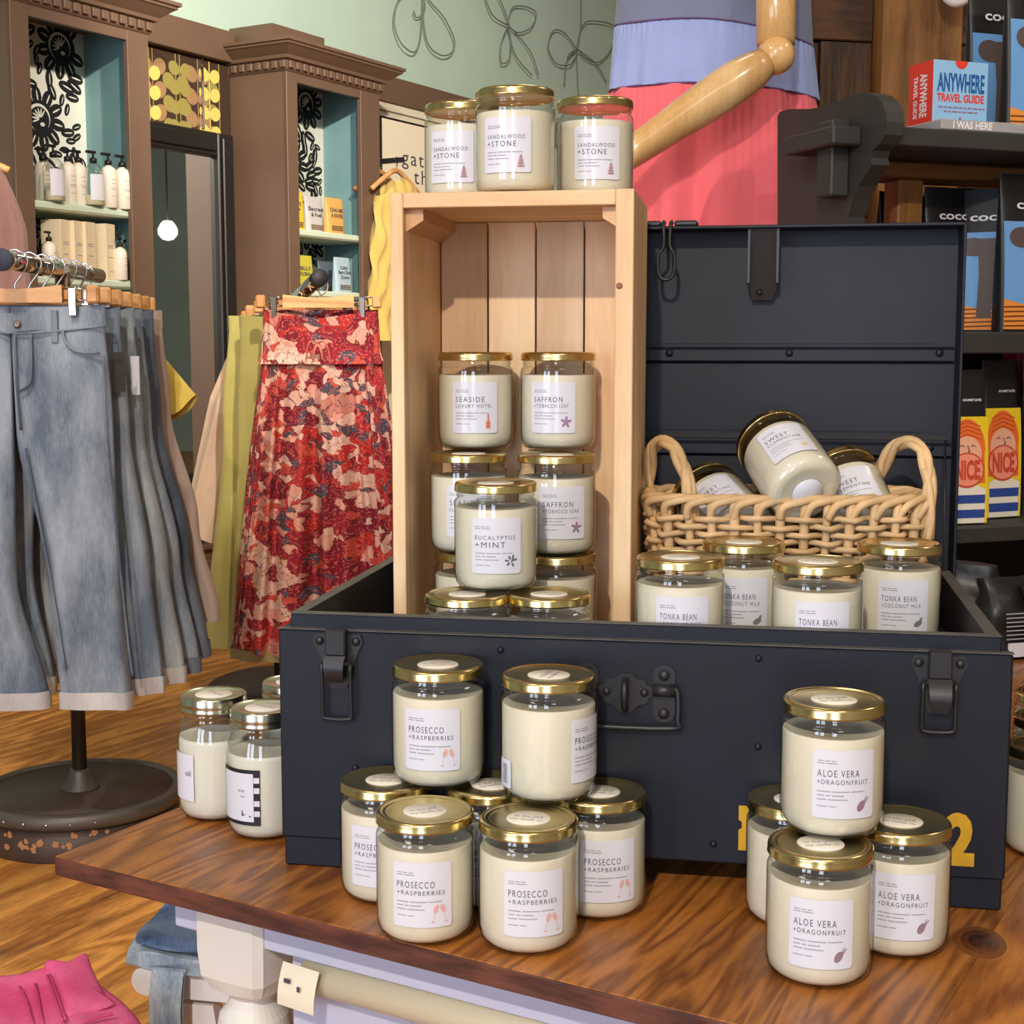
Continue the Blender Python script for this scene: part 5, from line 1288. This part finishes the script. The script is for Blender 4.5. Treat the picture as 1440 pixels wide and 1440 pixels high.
def trousers(name, label, x, y, zw, zh, right, left, m, mcuff=None, group=None, th=.05, yaw=0.0, seed=0, wave=.006, band=None, cat='trousers', cuff=.035):
    t = thing(name, label, cat, (x, y, zh), yaw, group); H = zw - zh; rnd = random.Random(seed); ph = [rnd.uniform(0, 6) for _ in range(6)]
    def prof(p, tt):
        for (t0, a0, b0), (t1, a1, b1) in zip(p, p[1:]):
            if tt <= t1 + 1e-6:
                k = (tt - t0) / (t1 - t0); k = k * k * (3 - 2 * k); return a0 + (a1 - a0) * k, b0 + (b1 - b0) * k
        return p[-1][1], p[-1][2]
    def legm(p, side, t0, t1, grow=0.0):
        def fn(a, b):
            tt = t0 + (t1 - t0) * b; xi, xo = prof(p, tt); c = (xi + xo) / 2; w = (xo - xi) / 2 + grow
            an = 2 * PI * a; cs, sn = math.cos(an), math.sin(an)
            d = th * (.5 + .5 * min(1, tt * 5)) * .5 + grow
            fold = wave * min(1, tt * 3) * (math.sin(an * 3 + 6 * tt + ph[0] + side) + .7 * math.sin(an * 5 - 4 * tt + ph[1]) + .5 * math.sin(22 * tt + ph[2] + an * 2) * (1 - tt))
            return (c + w * math.copysign(abs(cs) ** .75, cs), d * math.copysign(abs(sn) ** .7, sn) + (fold if sn < 0 else fold * .4) * abs(sn) ** .5, H * (1 - tt))
        mb = MB().grid(fn, 56, 44 if t1 - t0 > .3 else 3, True); mb.f = [f[::-1] for f in mb.f]; return mb
    legm(right, 0, .0, 1.0).build('leg', m, t); legm(left, 1.7, .0, 1.0).build('leg', m, t)
    if mcuff:
        k = cuff / H
        legm(right, 0, 1 - k, 1.004, .0035).build('cuff', mcuff, t); legm(left, 1.7, 1 - k, 1.004, .0035).build('cuff', mcuff, t)
    w0 = right[0][2]; w1 = left[0][1]
    def wb(a, b):
        an = 2 * PI * a; c = (w0 + w1) / 2; w = (w0 - w1) / 2 + .003
        return (c + w * math.cos(an), (th * .27 + .003) * math.sin(an) - .012 * math.cos(an * 2) * 0, H + .002 - b * .04 + (-.016 * (1 - abs(math.cos(an))) if math.sin(an) < 0 else .002))
    mb = MB().grid(wb, 48, 3, True); mb.f = [f[::-1] for f in mb.f]; mb.build('waistband', band or m, t)
    return t
RX, RZ = -1.045, 1.345
rack = thing('pants_rack', 'round based metal clothes rack holding the jeans at left', 'clothes rack', (RX, 3.41, 0), 0)
M_DRUM = mat('drum_brown', lin(70, 52, 42), .55, var=.25, vscale=14); M_RING = mat('drum_ring', lin(92, 84, 76), .45, .3, var=.1)
M_POST = mat('bronze', lin(120, 100, 84), .3, .8)
MB().lathe([(.232, 0), (.234, .004), (.232, .082)], 64).build('drum', M_DRUM, rack)
MB().lathe([(.232, .078), (.243, .080), (.245, .092), (.243, .108), (.236, .112), (.222, .112), (.218, .106)], 64, cap0=False, cap1=False).build('drum_ring', M_RING, rack)
MB().lathe([(.218, .098), (.218, .1065), (.001, .1066)], 64, cap0=False).build('drum_top', M_DRUM, rack)
MB().lathe([(.046, .106), (.044, .112), (.030, .130), (.024, .150), (.022, .155)], 28).build('post_flange', M_RING, rack)
MB().tube([(0, 0, .15), (0, 0, RZ - .005)], .0175, 20).build('post', M_POST, rack)
for k in range(5):
    a = 4.25 + k * .22; MB().lathe([(.004, 0), (.003, .003), (.0005, .004)], 8, Matrix.Translation((.2445 * math.cos(a), .2445 * math.sin(a), .095)) @ Matrix.Rotation(a + PI / 2, 4, 'Z') @ Matrix.Rotation(PI / 2, 4, 'X')).build('rivet', M_CHROME, rack)
mb = MB(); rnd = random.Random(3)
for k in range(16):
    a = 4.55 + rnd.uniform(-.35, .75); z_ = rnd.uniform(.03, .07); s_ = rnd.uniform(.004, .012)
    def drp(u_, v_): return (.2346 * math.cos(a + u_ / .2346), .2346 * math.sin(a + u_ / .2346), z_ + v_)
    n_ = 9; mb.add([drp(s_ * rnd.uniform(.5, 1.2) * math.cos(6.283 * i / n_), s_ * rnd.uniform(.5, 1.3) * math.sin(6.283 * i / n_)) for i in range(n_)], [tuple(range(n_))])
o = mb.build('paint_chips', mat('chip_tan', lin(176, 124, 80), .7), rack); o['kind'] = 'stuff'
MB().tube([(0, -.40, RZ), (0, .30, RZ)], .0185, 24).build('arm', M_CHROME, rack)
MB().lathe([(.0235, 0), (.0235, .004), (.0225, .005), (.001, .0052)], 28, Matrix.Translation((0, -.40, RZ)) @ Matrix.Rotation(PI / 2, 4, 'X')).build('end_cap', mat('cap_navy', lin(40, 44, 62), .6), rack)
MB().lathe([(.0215, -.03), (.0225, 0), (.0225, .012)], 28, Matrix.Translation((0, -.388, RZ)) @ Matrix.Rotation(PI / 2, 4, 'X')).build('end_collar', M_CHROME, rack)
D1 = denim('denim_light', lin(92, 104, 122), lin(156, 165, 175), 1); D2 = denim('denim_mid', lin(94, 108, 126), lin(156, 166, 176), 4); D3 = denim('denim_grey', lin(112, 122, 132), lin(172, 178, 180), 7); D4 = denim('denim_dark', lin(58, 68, 84), lin(104, 114, 128), 9)
D5 = cloth('twill_mauve', 170, 148, 136, .2); DC = denim('denim_cuff', lin(176, 172, 172), lin(206, 202, 200), 2)
GJ = 'jeans on the round rack'; GH = 'hangers on the round rack'
m1 = 3.08 / F
HZ = 1.277
def pr(l): return [(t, a, b) for t, a, b in l]
hanger('wooden clip hanger in front holding the light jeans', RX, 3.085, HZ, RZ - .003, GH)
j = trousers('jeans', 'light washed jeans with turned up hems at the front of the rack', RX - .018, 3.10, 1.252, .388, pr([(0, 0, .198), (.3, .004, .21), (.68, .062, .214), (1, .080, .232)]), pr([(0, -.198, 0), (.3, -.21, -.002), (.68, -.17, -.008), (1, -.105, .052)]), D1, DC, GJ, .055, 0, 1, cat='jeans')
# details of the front pair: button, fly, pockets, belt loops, seams
def jz(py): return at_d(60, py, 3.07).z - .388
def jx(px): return at_d(px, 600, 3.07).x - RX + .018
MB().lathe([(.0075, 0), (.008, .002), (.006, .004), (.004, .003), (.001, .0032)], 16, Matrix.Translation((jx(28), -.021, jz(456))) @ Matrix.Rotation(PI / 2, 4, 'X')).build('button', M_POST, j)
M_STI = denim('denim_seam', lin(74, 86, 104), lin(128, 138, 150), 5)
def seam_t(pts, r=.0028, m=None): MB().tube(crom([(jx(px), y_, jz(py)) for px, py, y_ in pts], 5), r, 6).build('seam', m or M_STI, j)
seam_t([(24, 470, -.024), (27, 540, -.034), (30, 605, -.034)]); seam_t([(47, 470, -.024), (48, 520, -.034), (44, 540, -.034), (30, 550, -.034)])
seam_t([(92, 464, -.024), (96, 480, -.028), (112, 494, -.032), (143, 496, -.03)], .0032); seam_t([(0, 468, -.022), (60, 468, -.024), (155, 458, -.018)], .0022)
seam_t([(148, 500, -.026), (149, 620, -.03), (160, 760, -.03), (170, 900, -.03), (176, 960, -.03)], .003); seam_t([(36, 630, -.034), (52, 740, -.034), (66, 830, -.034), (80, 950, -.034)], .003)
for px in (80, -40): MB().bbox(jx(px) - .007, jx(px) + .007, -.024, -.018, jz(482), jz(436), .001).build('belt_loop', M_STI, j)
bx = jx(128)
specs = [(3.19, D2, DC, 'mid blue jeans just behind the light pair on the rack', .198, .262, .0, .400), (3.27, D3, DC, 'grey blue jeans third from the front on the rack', .20, .285, .008, .405), (3.35, D2, D4, 'faded jeans fourth from the front with a dark turned hem', .197, .30, .010, .41), (3.43, D4, D4, 'dark jeans fifth from the front on the rack', .197, .302, .014, .43), (3.51, D5, None, 'mauve grey trousers at the back of the rack', .197, .312, .016, .50)]
for k, (y_, m_, c_, lb, wo, ho, dx, zh) in enumerate(specs):
    hanger('wooden clip hanger number %s behind the front one on the rack' % ('one', 'two', 'three', 'four', 'five')[k], RX + dx * .3, y_ - .015, HZ - .002 * k, RZ - .003, GH)
    trousers('jeans' if k < 4 else 'trousers', lb, RX + dx, y_, 1.25, zh, pr([(0, 0, wo - .01), (.3, .004, wo + .005), (.68, .05, (wo + ho) / 2 + .01), (1, ho - .155, ho)]), pr([(0, -.19, 0), (.3, -.20, -.002), (.68, -.17, -.02), (1, -.14, .02)]), m_, c_, GJ, .055, 0, 10 + k, cat='jeans' if k < 4 else 'trousers')
for px, py, d, m_, lb, rz in ((168, 515, 3.13, mat('tag_black', lin(50, 40, 36), .6), 'dark hang tag on the light jeans', .4), (190, 520, 3.2, M_LABEL, 'white price tag hanging from the mid blue jeans', -.5)):
    p = at_d(px, py, d); t = thing('hang_tag', lb, 'tag', (p.x, p.y, p.z), rz, 'hang tags on the jeans')
    MB().box(-.012, .012, -.001, .001, -.055, .03).build('card', m_, t); MB().tube([(0, 0, .028), (-.006, .005, .07)], .0008, 5).build('string', M_INK, t)
# yellow tee at the end of the arm
yt = thing('yellow_tee', 'bright yellow tee with wide sleeve behind the jeans', 'shirt', (RX - .10, 3.62, -.02), 0)
M_YT = cloth('tee_yellow', 236, 204, 92)
def fn(a, b):
    th = 2 * PI * a; t_ = b; hw = .15 + .07 * min(1, t_ * 2.0)
    return (hw * math.copysign(abs(math.cos(th)) ** .8, math.cos(th)), .035 * math.sin(th) + .008 * math.sin(5 * th + 5 * t_), 1.26 - t_ * .62)
MB().grid(fn, 48, 16, True).build('body', M_YT, yt)
def fn(a, b):
    th = 2 * PI * a; r_ = .075 + .07 * b; c = Vector((.165 + .075 * b, .0, 1.19 - .21 * b))
    return (c.x + r_ * .8 * math.cos(th) + .012 * math.sin(3 * th) * b, c.y + .035 * math.sin(th) - .01 * b, c.z + r_ * (.75 * math.cos(th)) * .7 + .012 * math.sin(4 * th + 1) * b)
MB().grid(fn, 40, 12, True).build('sleeve', M_YT, yt)
hanger('wooden hanger of the yellow tee at the end of the rack arm', RX - .01, 3.605, HZ - .008, RZ - .003, GH)

# ---- skirt rack
d_r = Vector((-.42, .9, 0)).normalized(); e0 = at_d(450, 390, 4.16); XS, YS = e0.x, e0.y
skx = lambda s_: (XS + d_r.x * s_, YS + d_r.y * s_)
r2 = thing('skirt_rack', 'round based chrome clothes rack holding the floral skirt', 'clothes rack', (*skx(.50), 0), 0)
o_ = Vector((*skx(.50), 0))
MB().lathe([(.23, 0), (.232, .004), (.23, .07), (.2, .085), (.001, .086)], 56).build('base', M_DRUM, r2)
MB().tube([(0, 0, .085), (0, 0, 1.27)], .0175, 18).build('post', M_POST, r2)
pA = Vector((XS, YS, e0.z)) - o_; pB = Vector((0, 0, e0.z - .11))
MB().tube([pA + (pA - pB).normalized() * -.01, pB], .0215, 22).build('arm', M_CHROME, r2)
ax = (pA - pB).normalized()
MB().lathe([(.024, -.03), (.025, 0), (.0245, .003), (.001, .004)], 28, Matrix.Translation(pA) @ ax.to_track_quat('Z', 'Y').to_matrix().to_4x4()).build('end_cap', mat('cap_dark', lin(36, 36, 40), .6), r2)
M_SK, nt, b_ = new_mat('floral_print'); N = nt.nodes
tc = N.new('ShaderNodeTexCoord'); nz = N.new('ShaderNodeTexNoise'); nz.inputs['Scale'].default_value = 15; nz.inputs['Detail'].default_value = 4
link(nt, tc.outputs['UV'], nz.inputs['Vector'])
mxv = N.new('ShaderNodeMix'); mxv.data_type = 'RGBA'; mxv.inputs[0].default_value = .11; link(nt, tc.outputs['UV'], mxv.inputs[6]); link(nt, nz.outputs['Color'], mxv.inputs[7])
def vor(scale, feat='F1'):
    v = N.new('ShaderNodeTexVoronoi'); v.inputs['Scale'].default_value = scale; v.feature = feat; v.voronoi_dimensions = '2D'; link(nt, mxv.outputs[2], v.inputs['Vector']); return v
v1 = vor(9.0); v2 = vor(30.0); v3 = vor(30.0, 'DISTANCE_TO_EDGE'); v4 = vor(75.0)
sx1 = N.new('ShaderNodeSeparateColor'); link(nt, v1.outputs['Color'], sx1.inputs[0])
c1 = N.new('ShaderNodeValToRGB'); c1.color_ramp.interpolation = 'CONSTANT'; e = c1.color_ramp.elements
e[0].color = lin(128, 14, 34); e[1].color = lin(180, 36, 34); e[1].position = .28
for p_, cc in ((.58, lin(218, 182, 164)), (.70, lin(150, 24, 40)), (.90, lin(196, 128, 110))):
    q = e.new(p_); q.color = cc
link(nt, sx1.outputs[0], c1.inputs[0])
sx2 = N.new('ShaderNodeSeparateColor'); link(nt, v2.outputs['Color'], sx2.inputs[0])
c2 = N.new('ShaderNodeValToRGB'); c2.color_ramp.interpolation = 'CONSTANT'; e = c2.color_ramp.elements
e[0].color = lin(216, 176, 158); e[1].color = lin(78, 72, 86); e[1].position = .28
for p_, cc in ((.48, lin(194, 70, 56)), (.62, lin(122, 18, 40)), (.84, lin(220, 160, 142))):
    q = e.new(p_); q.color = cc
link(nt, sx2.outputs[1], c2.inputs[0])
gt = N.new('ShaderNodeMath'); gt.operation = 'GREATER_THAN'; gt.inputs[1].default_value = .5; link(nt, sx2.outputs[0], gt.inputs[0])
m1_ = N.new('ShaderNodeMix'); m1_.data_type = 'RGBA'; link(nt, gt.outputs[0], m1_.inputs[0]); link(nt, c1.outputs[0], m1_.inputs[6]); link(nt, c2.outputs[0], m1_.inputs[7])
lt = N.new('ShaderNodeMath'); lt.operation = 'LESS_THAN'; lt.inputs[1].default_value = .025; link(nt, v3.outputs['Distance'], lt.inputs[0])
m2_ = N.new('ShaderNodeMix'); m2_.data_type = 'RGBA'; m2_.inputs[7].default_value = lin(70, 34, 46); link(nt, lt.outputs[0], m2_.inputs[0]); link(nt, m1_.outputs[2], m2_.inputs[6])
l4 = N.new('ShaderNodeMath'); l4.operation = 'LESS_THAN'; l4.inputs[1].default_value = .25; link(nt, v4.outputs['Distance'], l4.inputs[0])
m4 = N.new('ShaderNodeMath'); m4.operation = 'MULTIPLY'; m4.inputs[1].default_value = .55; link(nt, l4.outputs[0], m4.inputs[0])
m3_ = N.new('ShaderNodeMix'); m3_.data_type = 'RGBA'; m3_.inputs[7].default_value = lin(226, 120, 104); link(nt, m4.outputs[0], m3_.inputs[0]); link(nt, m2_.outputs[2], m3_.inputs[6])
link(nt, m3_.outputs[2], b_.inputs['Base Color']); b_.inputs['Roughness'].default_value = .85
sk = thing('floral_skirt', 'long red floral patchwork skirt clipped to a hanger on the rack', 'skirt', (XS - .002, YS + .02, 0), 0)
def skz(py): return at_d(440, py, 4.17).z
def uv_grid(fn, nu, nv, name, m, parent, us=1.0, vs_=1.0, uo=0.0):
    mb = MB().grid(fn, nu, nv, True); me = mb.mesh(name); ul = me.uv_layers.new(name='UVMap'); i = 0
    for j_ in range(nv):
        for i_ in range(nu):
            for (a, b) in ((i_, j_), (i_ + 1, j_), (i_ + 1, j_ + 1), (i_, j_ + 1)):
                ul.data[i].uv = (uo + a / nu * us, (1 - b / nv) * vs_ + uo); i += 1
    return obj(name, me, m, parent)
SKH = skz(925)
def fn(a, b):
    th = 2 * PI * a; w = .172 + .105 * b ** .9; pl = .010 + .050 * min(1, b * 2.2)
    f = pl * (math.sin(11 * th + 1.5 * math.sin(3 * th)) * .6 + .35 * math.sin(23 * th + 2) + .25 * math.sin(5 * th + 3 * b))
    return ((w + f * .25) * math.cos(th), (.045 + .05 * b) * math.sin(th) + f * abs(math.sin(th)), skz(505) + (SKH - skz(505)) * b + .006 * math.sin(4 * th) * b)
uv_grid(fn, 220, 30, 'skirt_body', M_SK, sk, 1.9, 1.35)
def fn(a, b):
    th = 2 * PI * a; w = .166 + .008 * b + .010 * max(0, b - .8) * 5
    dip = (.022 * (1 - abs(math.cos(th))) if math.sin(th) < 0 else -.004) * (1 - b)
    return (w * math.cos(th), (.040 + .022 * max(0, b - .75) * 4) * math.sin(th) + .004 * math.sin(25 * th) * b, skz(437) - dip + (skz(512) - skz(437)) * b)
uv_grid(fn, 120, 14, 'waist_yoke', M_SK, sk, 1.2, .22, .4)
fy = -.072
bw2 = MB(); bz = skz(482)
for sx in (-1, 1):
    bw2.tube(crom([(0, fy, bz), (sx * .02, fy - .012, bz + .003), (sx * .030, fy - .006, bz - .02), (sx * .034, fy, bz - .045)], 5), .006, 6, flat=.4)
    bw2.tube(crom([(0, fy, bz), (sx * .010, fy - .01, bz - .02), (sx * .014, fy, bz - .05)], 5), .005, 6, flat=.4)
bw2.build('tie_bow', mat('bow_pink', lin(214, 130, 116), .8), sk)
def fn(a, b):
    th = 2 * PI * a; return (.283 * math.cos(th), .088 * math.sin(th) + .008 * math.sin(11 * th), SKH + .004 - b * .032)
MB().grid(fn, 120, 3, True).build('hem_lining', cloth('lining_olive', 150, 132, 80), sk)
zsb = at_d(447, 424, 4.16).z
hanger('pale wooden clip hanger carrying the floral skirt', XS - .006, YS + .008, zsb, e0.z - .03, 'hangers on the skirt rack', .186)
GG = 'yellow green trousers on the skirt rack'
M_GR1, M_GR2 = cloth('twill_citron', 192, 182, 104, .15), cloth('twill_olive', 164, 154, 86, .15)
for k, (s_, lpx, hpx, m_, lb) in enumerate(((.10, 347, 334, M_GR2, 'yellow green trousers directly behind the floral skirt'), (.20, 332, 300, M_GR1, 'pale citron trousers farther back, showing left of the skirt'))):
    x_, y_ = skx(s_); y_ += .03; d_ = y_ * cP + .1; wl_ = x_ - (lpx - 720) / F * d_; hl_ = x_ - (hpx - 720) / F * (d_ + .1)
    hanger('wooden clip hanger of the %s trousers' % ('nearer green', 'citron')[k], x_, y_ - .015, zsb - .012 - .012 * k, e0.z - .03 - .022 * (k + 1), 'hangers on the skirt rack', .17)
    trousers('green_trousers', lb, x_, y_, zsb - .04, .23 + .01 * k, pr([(0, 0, wl_ * .9), (.3, .004, .2), (1, .06, .22)]), pr([(0, -wl_, 0), (.3, -wl_ - (hl_ - wl_) * .3, -.002), (1, -hl_, -.05)]), m_, None, GG, .06, 0, 30 + k, .007)
x_, y_ = skx(.34); d_ = (y_ + .05) * cP + .1
pt = thing('pink_blouse', 'pale pink blouse sleeve hanging left of the green trousers', 'blouse', (x_, y_ + .05, 0), 0)
def wx(px): return (px - 720) / F * (d_ + .05) - x_
def zz(py): return at_d(300, py, d_ + .05).z
M_PB = cloth('blouse_pink', 226, 196, 170, .1)
def fn(a, b):
    th = 2 * PI * a; pts_ = [(-.10, zz(440), .03, .05), (wx(330), zz(560), .045, .05), (wx(306), zz(690), .06, .06), (wx(297), zz(752), .068, .06)]
    k = b * 3; i = min(2, int(k)); f = k - i; p, q = pts_[i], pts_[i + 1]
    c = [p[r_] + (q[r_] - p[r_]) * f for r_ in range(4)]
    return (c[0] + c[2] * math.cos(th) * (1 + .12 * math.sin(4 * th + 4 * b)), c[3] * .7 * math.sin(th) + .008 * math.sin(5 * th + 6 * b), c[1] - .03 * math.cos(th) * b)
MB().grid(fn, 40, 18, True).build('sleeve', M_PB, pt)
def fn(a, b):
    th = 2 * PI * a; return ((.13 + .05 * b) * math.cos(th), .04 * math.sin(th), zz(436) - b * .5)
MB().grid(fn, 40, 12, True).build('body', M_PB, pt)
hanger('wooden hanger of the pale pink blouse on the skirt rack', x_, y_ + .035, zsb - .038, e0.z - .095, 'hangers on the skirt rack', .15)

# ---- mauve blouse at the far left on a straight rail
gx, gy = at_d(-62, 230, 4.05).x, at_d(-62, 230, 4.05).y
mr = thing('garment_rail', 'tall black garment rail at the left picture edge', 'clothes rack', (gx, gy, 0), 0)
MB().tube([(-.75, 0, 0), (-.75, 0, 1.76)], .015, 12).build('post', M_BLKMET, mr); MB().tube([(-.75, 0, 1.76), (.05, 0, 1.76)], .013, 12).build('bar', M_BLKMET, mr); MB().bbox(-.95, -.55, -.25, .25, 0, .03, .004).build('foot', M_BLKMET, mr)
mv = thing('mauve_blouse', 'dusty mauve blouse hanging at the left picture edge', 'blouse', (gx, gy, 0), .25)
def fn(a, b):
    th = 2 * PI * a; sh = min(1, b * 5); w = .05 + .125 * sh ** .5 + .03 * b
    return (w * math.copysign(abs(math.cos(th)) ** .8, math.cos(th)), (.05 + .02 * b) * math.sin(th) + .010 * sh * math.sin(9 * th + 2 * math.sin(4 * b)), 1.735 - .06 * sh - .85 * b)
MB().grid(fn, 80, 24, True).build('fabric', cloth('satin_mauve', 134, 98, 92, .05), mv)
t = thing('wooden_hanger', 'wooden hanger of the mauve blouse at the left edge', 'hanger', (gx, gy, 1.76), .25)
MB().tube(crom([(0, -.012, .0), (0, 0, .016), (0, .014, .0), (0, .004, -.025), (0, 0, -.05)], 4), .003, 6).build('hook', M_CHROME, t)
MB().tube(crom([(-.14, 0, -.10), (-.07, 0, -.07), (0, 0, -.05), (.07, 0, -.07), (.14, 0, -.10)], 5), .011, 8).build('bar', M_HANG, t)

# ================================================================== BELOW THE TABLE: BENCH, FOLDED JEANS, PINK TROUSERS
pb = at_d(215, 1342, 1.80)
bench = thing('white_bench', 'white low bench with rounded end beside the table leg', 'bench', (pb.x, pb.y, 0), -.18)
BZ = pb.z + .012
def slab(a, b):
    return None
mb = MB(); out = arc(.035, 0, .035, 90, 270, 10) + [(.30, -.035), (.30, .035)]
mb.prism([(x, z + BZ - .018) for x, z in arc(.018, 0, .018, 90, 270, 8) + [(.34, -.018), (.34, .018)]], -.062, .24); mb.build('seat', M_WHITE, bench)
MB().prism([(.035, BZ - .045), (.10, BZ - .045), (.115, BZ - .15), (.115, 0), (.06, 0), (.04, BZ - .13)], -.055, -.03).build('leg', M_WHITE, bench)
MB().prism([(.25, BZ - .045), (.31, BZ - .045), (.31, 0), (.26, 0)], -.055, -.03).build('leg', M_WHITE, bench)
MB().prism([(.25, BZ - .045), (.31, BZ - .045), (.31, 0), (.26, 0)], .20, .23).build('leg', M_WHITE, bench)
MB().prism([(.035, BZ - .045), (.10, BZ - .045), (.10, 0), (.06, 0)], .20, .23).build('leg', M_WHITE, bench)
MB().lathe([(.009, 0), (.009, .003), (.005, .006), (.001, .007)], 14, Matrix.Translation((.085, -.055, BZ - .12)) @ Matrix.Rotation(PI / 2, 4, 'X')).build('bolt', M_WHITE, bench)
def folded(name, label, x, y, z, w, dep, h, m, rz, group, seed, flap=False):
    t = thing(name, label, 'jeans', (x, y, z), rz, group); rnd = random.Random(seed); ph = [rnd.uniform(0, 6) for _ in range(4)]
    def fn(a, b):
        th = 2 * PI * a; c, s_ = math.cos(th), math.sin(th)
        yy = -dep / 2 + dep * b; k = 1 - .12 * abs(2 * b - 1) ** 4
        return (w / 2 * math.copysign(abs(c) ** .5, c) * k + .004 * math.sin(6 * b + ph[0]), yy + .004 * math.sin(4 * th + ph[1]), h / 2 + h / 2 * math.copysign(abs(s_) ** .6, s_) * k + .0025 * math.sin(9 * b + 5 * c + ph[2]) * (1 if s_ > 0 else 0))
    mb = MB().grid(fn, 36, 16, True); mb.add([fn(j / 36, 0) for j in range(36)], [tuple(reversed(range(36)))]); mb.add([fn(j / 36, 1) for j in range(36)], [tuple(range(36))])
    o = mb.build('fabric', m, t)
    if flap:
        mb = MB(); mb.grid(lambda a, b: (-w / 2 + .055 + a * .04, -dep / 2 - .012 - .012 * math.sin(b * 2.6), h * .4 - b * .085), 5, 8); mb.grid(lambda a, b: (-w / 2 + .095 - a * .04, -dep / 2 - .006 - .012 * math.sin(b * 2.6), h * .4 - b * .085), 5, 8); mb.build('hanging_leg', m, t)
    return t
fj = bench.matrix_basis if False else (Matrix.Translation((pb.x, pb.y, 0)) @ Matrix.Rotation(-.18, 4, 'Z'))
q = fj @ Vector((.108, .05, BZ + .0005))
DA = denim('denim_acid', lin(96, 116, 136), lin(186, 196, 204), 11)
folded('folded_jeans', 'acid washed folded jeans lying lower on the white bench', q.x, q.y, q.z, .25, .25, .024, DA, -.18, 'folded jeans on the bench', 1, True)
folded('folded_jeans', 'darker blue folded jeans on top of the pile on the bench', q.x + .008, q.y + .004, q.z + .0255, .24, .245, .020, denim('denim_blue2', lin(58, 84, 120), lin(140, 158, 180), 13), -.14, 'folded jeans on the bench', 2)
# pink trousers lying on a low stool
PZ = .43
pc_ = on_z(70, 1440, PZ)
stool = thing('low_stool', 'low brown stool under the folded pink trousers', 'stool', (pc_.x, pc_.y, 0), RA)
MB().lathe([(.085, PZ - .03), (.09, PZ - .026), (.09, PZ - .004), (.085, PZ)], 36, Matrix.Translation((-.04, -.05, 0))).build('seat', M_TEDGE, stool)
for k in range(4):
    a = PI / 4 + k * PI / 2; MB().tube([(.06 * math.cos(a) - .04, .06 * math.sin(a) - .05, PZ - .03), (.07 * math.cos(a) - .04, .07 * math.sin(a) - .05, 0)], .013, 10).build('leg', M_TEDGE, stool)
pink = thing('pink_trousers', 'bright pink folded trousers at the bottom left corner', 'trousers', (pc_.x, pc_.y, PZ), 0)
M_PK = denim('pink_twill', lin(226, 74, 132), lin(244, 116, 164), 3)
outl = [(-30, 1395), (30, 1372), (70, 1364), (96, 1366), (119, 1354), (128, 1372), (138, 1386), (172, 1412), (198, 1442), (215, 1480), (120, 1540), (-60, 1560)]
def pk3(px, py, z): p = on_z(px, py, z); return (p.x - pc_.x, p.y - pc_.y, p.z - PZ)
def sheet(name, outl_, z0, z1, par, m=M_PK):
    n_ = len(outl_); cx_ = sum(p[0] for p in outl_) / n_; cy_ = sum(p[1] for p in outl_) / n_
    ring = [Vector(pk3(p[0], p[1], PZ)) for p in outl_]; ring = crom([tuple(p) for p in ring], 4, True)
    C_ = sum(ring, Vector()) / len(ring); mb = MB(); k = 9; nn = len(ring); vs = []
    for j_ in range(k + 1):
        f = 1 - j_ / k * .999
        for i_, p in enumerate(ring):
            q_ = C_ + (p - C_) * f; zz_ = z1 * (1 - (f) ** 8 * .8) + .0035 * math.sin(q_.x * 60 + q_.y * 25) * (1 - f ** 6) + z0
            vs.append((q_.x, q_.y, zz_))
    base_ = [(p.x, p.y, z0) for p in ring]
    fs = []
    for j_ in range(k):
        for i_ in range(nn): fs.append((j_ * nn + i_, j_ * nn + (i_ + 1) % nn, (j_ + 1) * nn + (i_ + 1) % nn, (j_ + 1) * nn + i_))
    b0 = len(vs); vs += base_
    for i_ in range(nn): fs.append((b0 + i_, b0 + (i_ + 1) % nn, (i_ + 1) % nn, i_))
    fs.append(tuple(reversed(range(b0, b0 + nn))))
    mb.add(vs, fs, True); return mb.build(name, m, par)
sheet('lower_leg', outl, 0.0005, .010, pink)
sheet('waistband', [(64, 1366), (96, 1368), (120, 1353), (132, 1380), (152, 1420), (160, 1426), (118, 1440), (92, 1446), (78, 1410), (68, 1384)], .010, .008, pink)
M_PKS = denim('pink_seam', lin(196, 52, 108), lin(214, 80, 130), 3)
for pts in ([(66, 1372), (76, 1400), (88, 1436)], [(70, 1371), (80, 1398), (92, 1434)], [(28, 1388), (38, 1410), (46, 1440)], [(50, 1384), (60, 1440)], [(118, 1438), (140, 1430), (158, 1426)]):
    MB().tube(crom([pk3(a, b, PZ + .020 if a > 62 else PZ + .0125) for a, b in pts], 5), .0018, 6).build('seam', M_PKS, pink)

# pendant lamp across the room (seen in the mirror)
_d = ray(236, 325); _nm = N0 + .028
_tt = _nm / (_d.x * NV.x + _d.y * NV.y); _h = Vector((0, 0, CH)) + _d * _tt
_dn = _d.x * NV.x + _d.y * NV.y; _rd = Vector((_d.x - 2 * _dn * NV.x, _d.y - 2 * _dn * NV.y, _d.z)); _lp = _h + _rd.normalized() * 3.4
pl_ = thing('pendant_lamp', 'lit round pendant lamp reflected in the black framed mirror', 'lamp', _lp, 0)
M_BULB, nt, b_ = new_mat('lamp_glass'); b_.inputs['Emission Color'].default_value = (1, .9, .72, 1); b_.inputs['Emission Strength'].default_value = 9; b_.inputs['Base Color'].default_value = lin(240, 235, 220)
MB().lathe([(.001, -.06), (.035, -.052), (.06, -.02), (.062, .01), (.045, .045), (.025, .065)], 28).build('globe', M_BULB, pl_)
MB().tube([(0, 0, .06), (0, 0, ZC - _lp.z)], .006, 8).build('cord', M_BLACK, pl_)
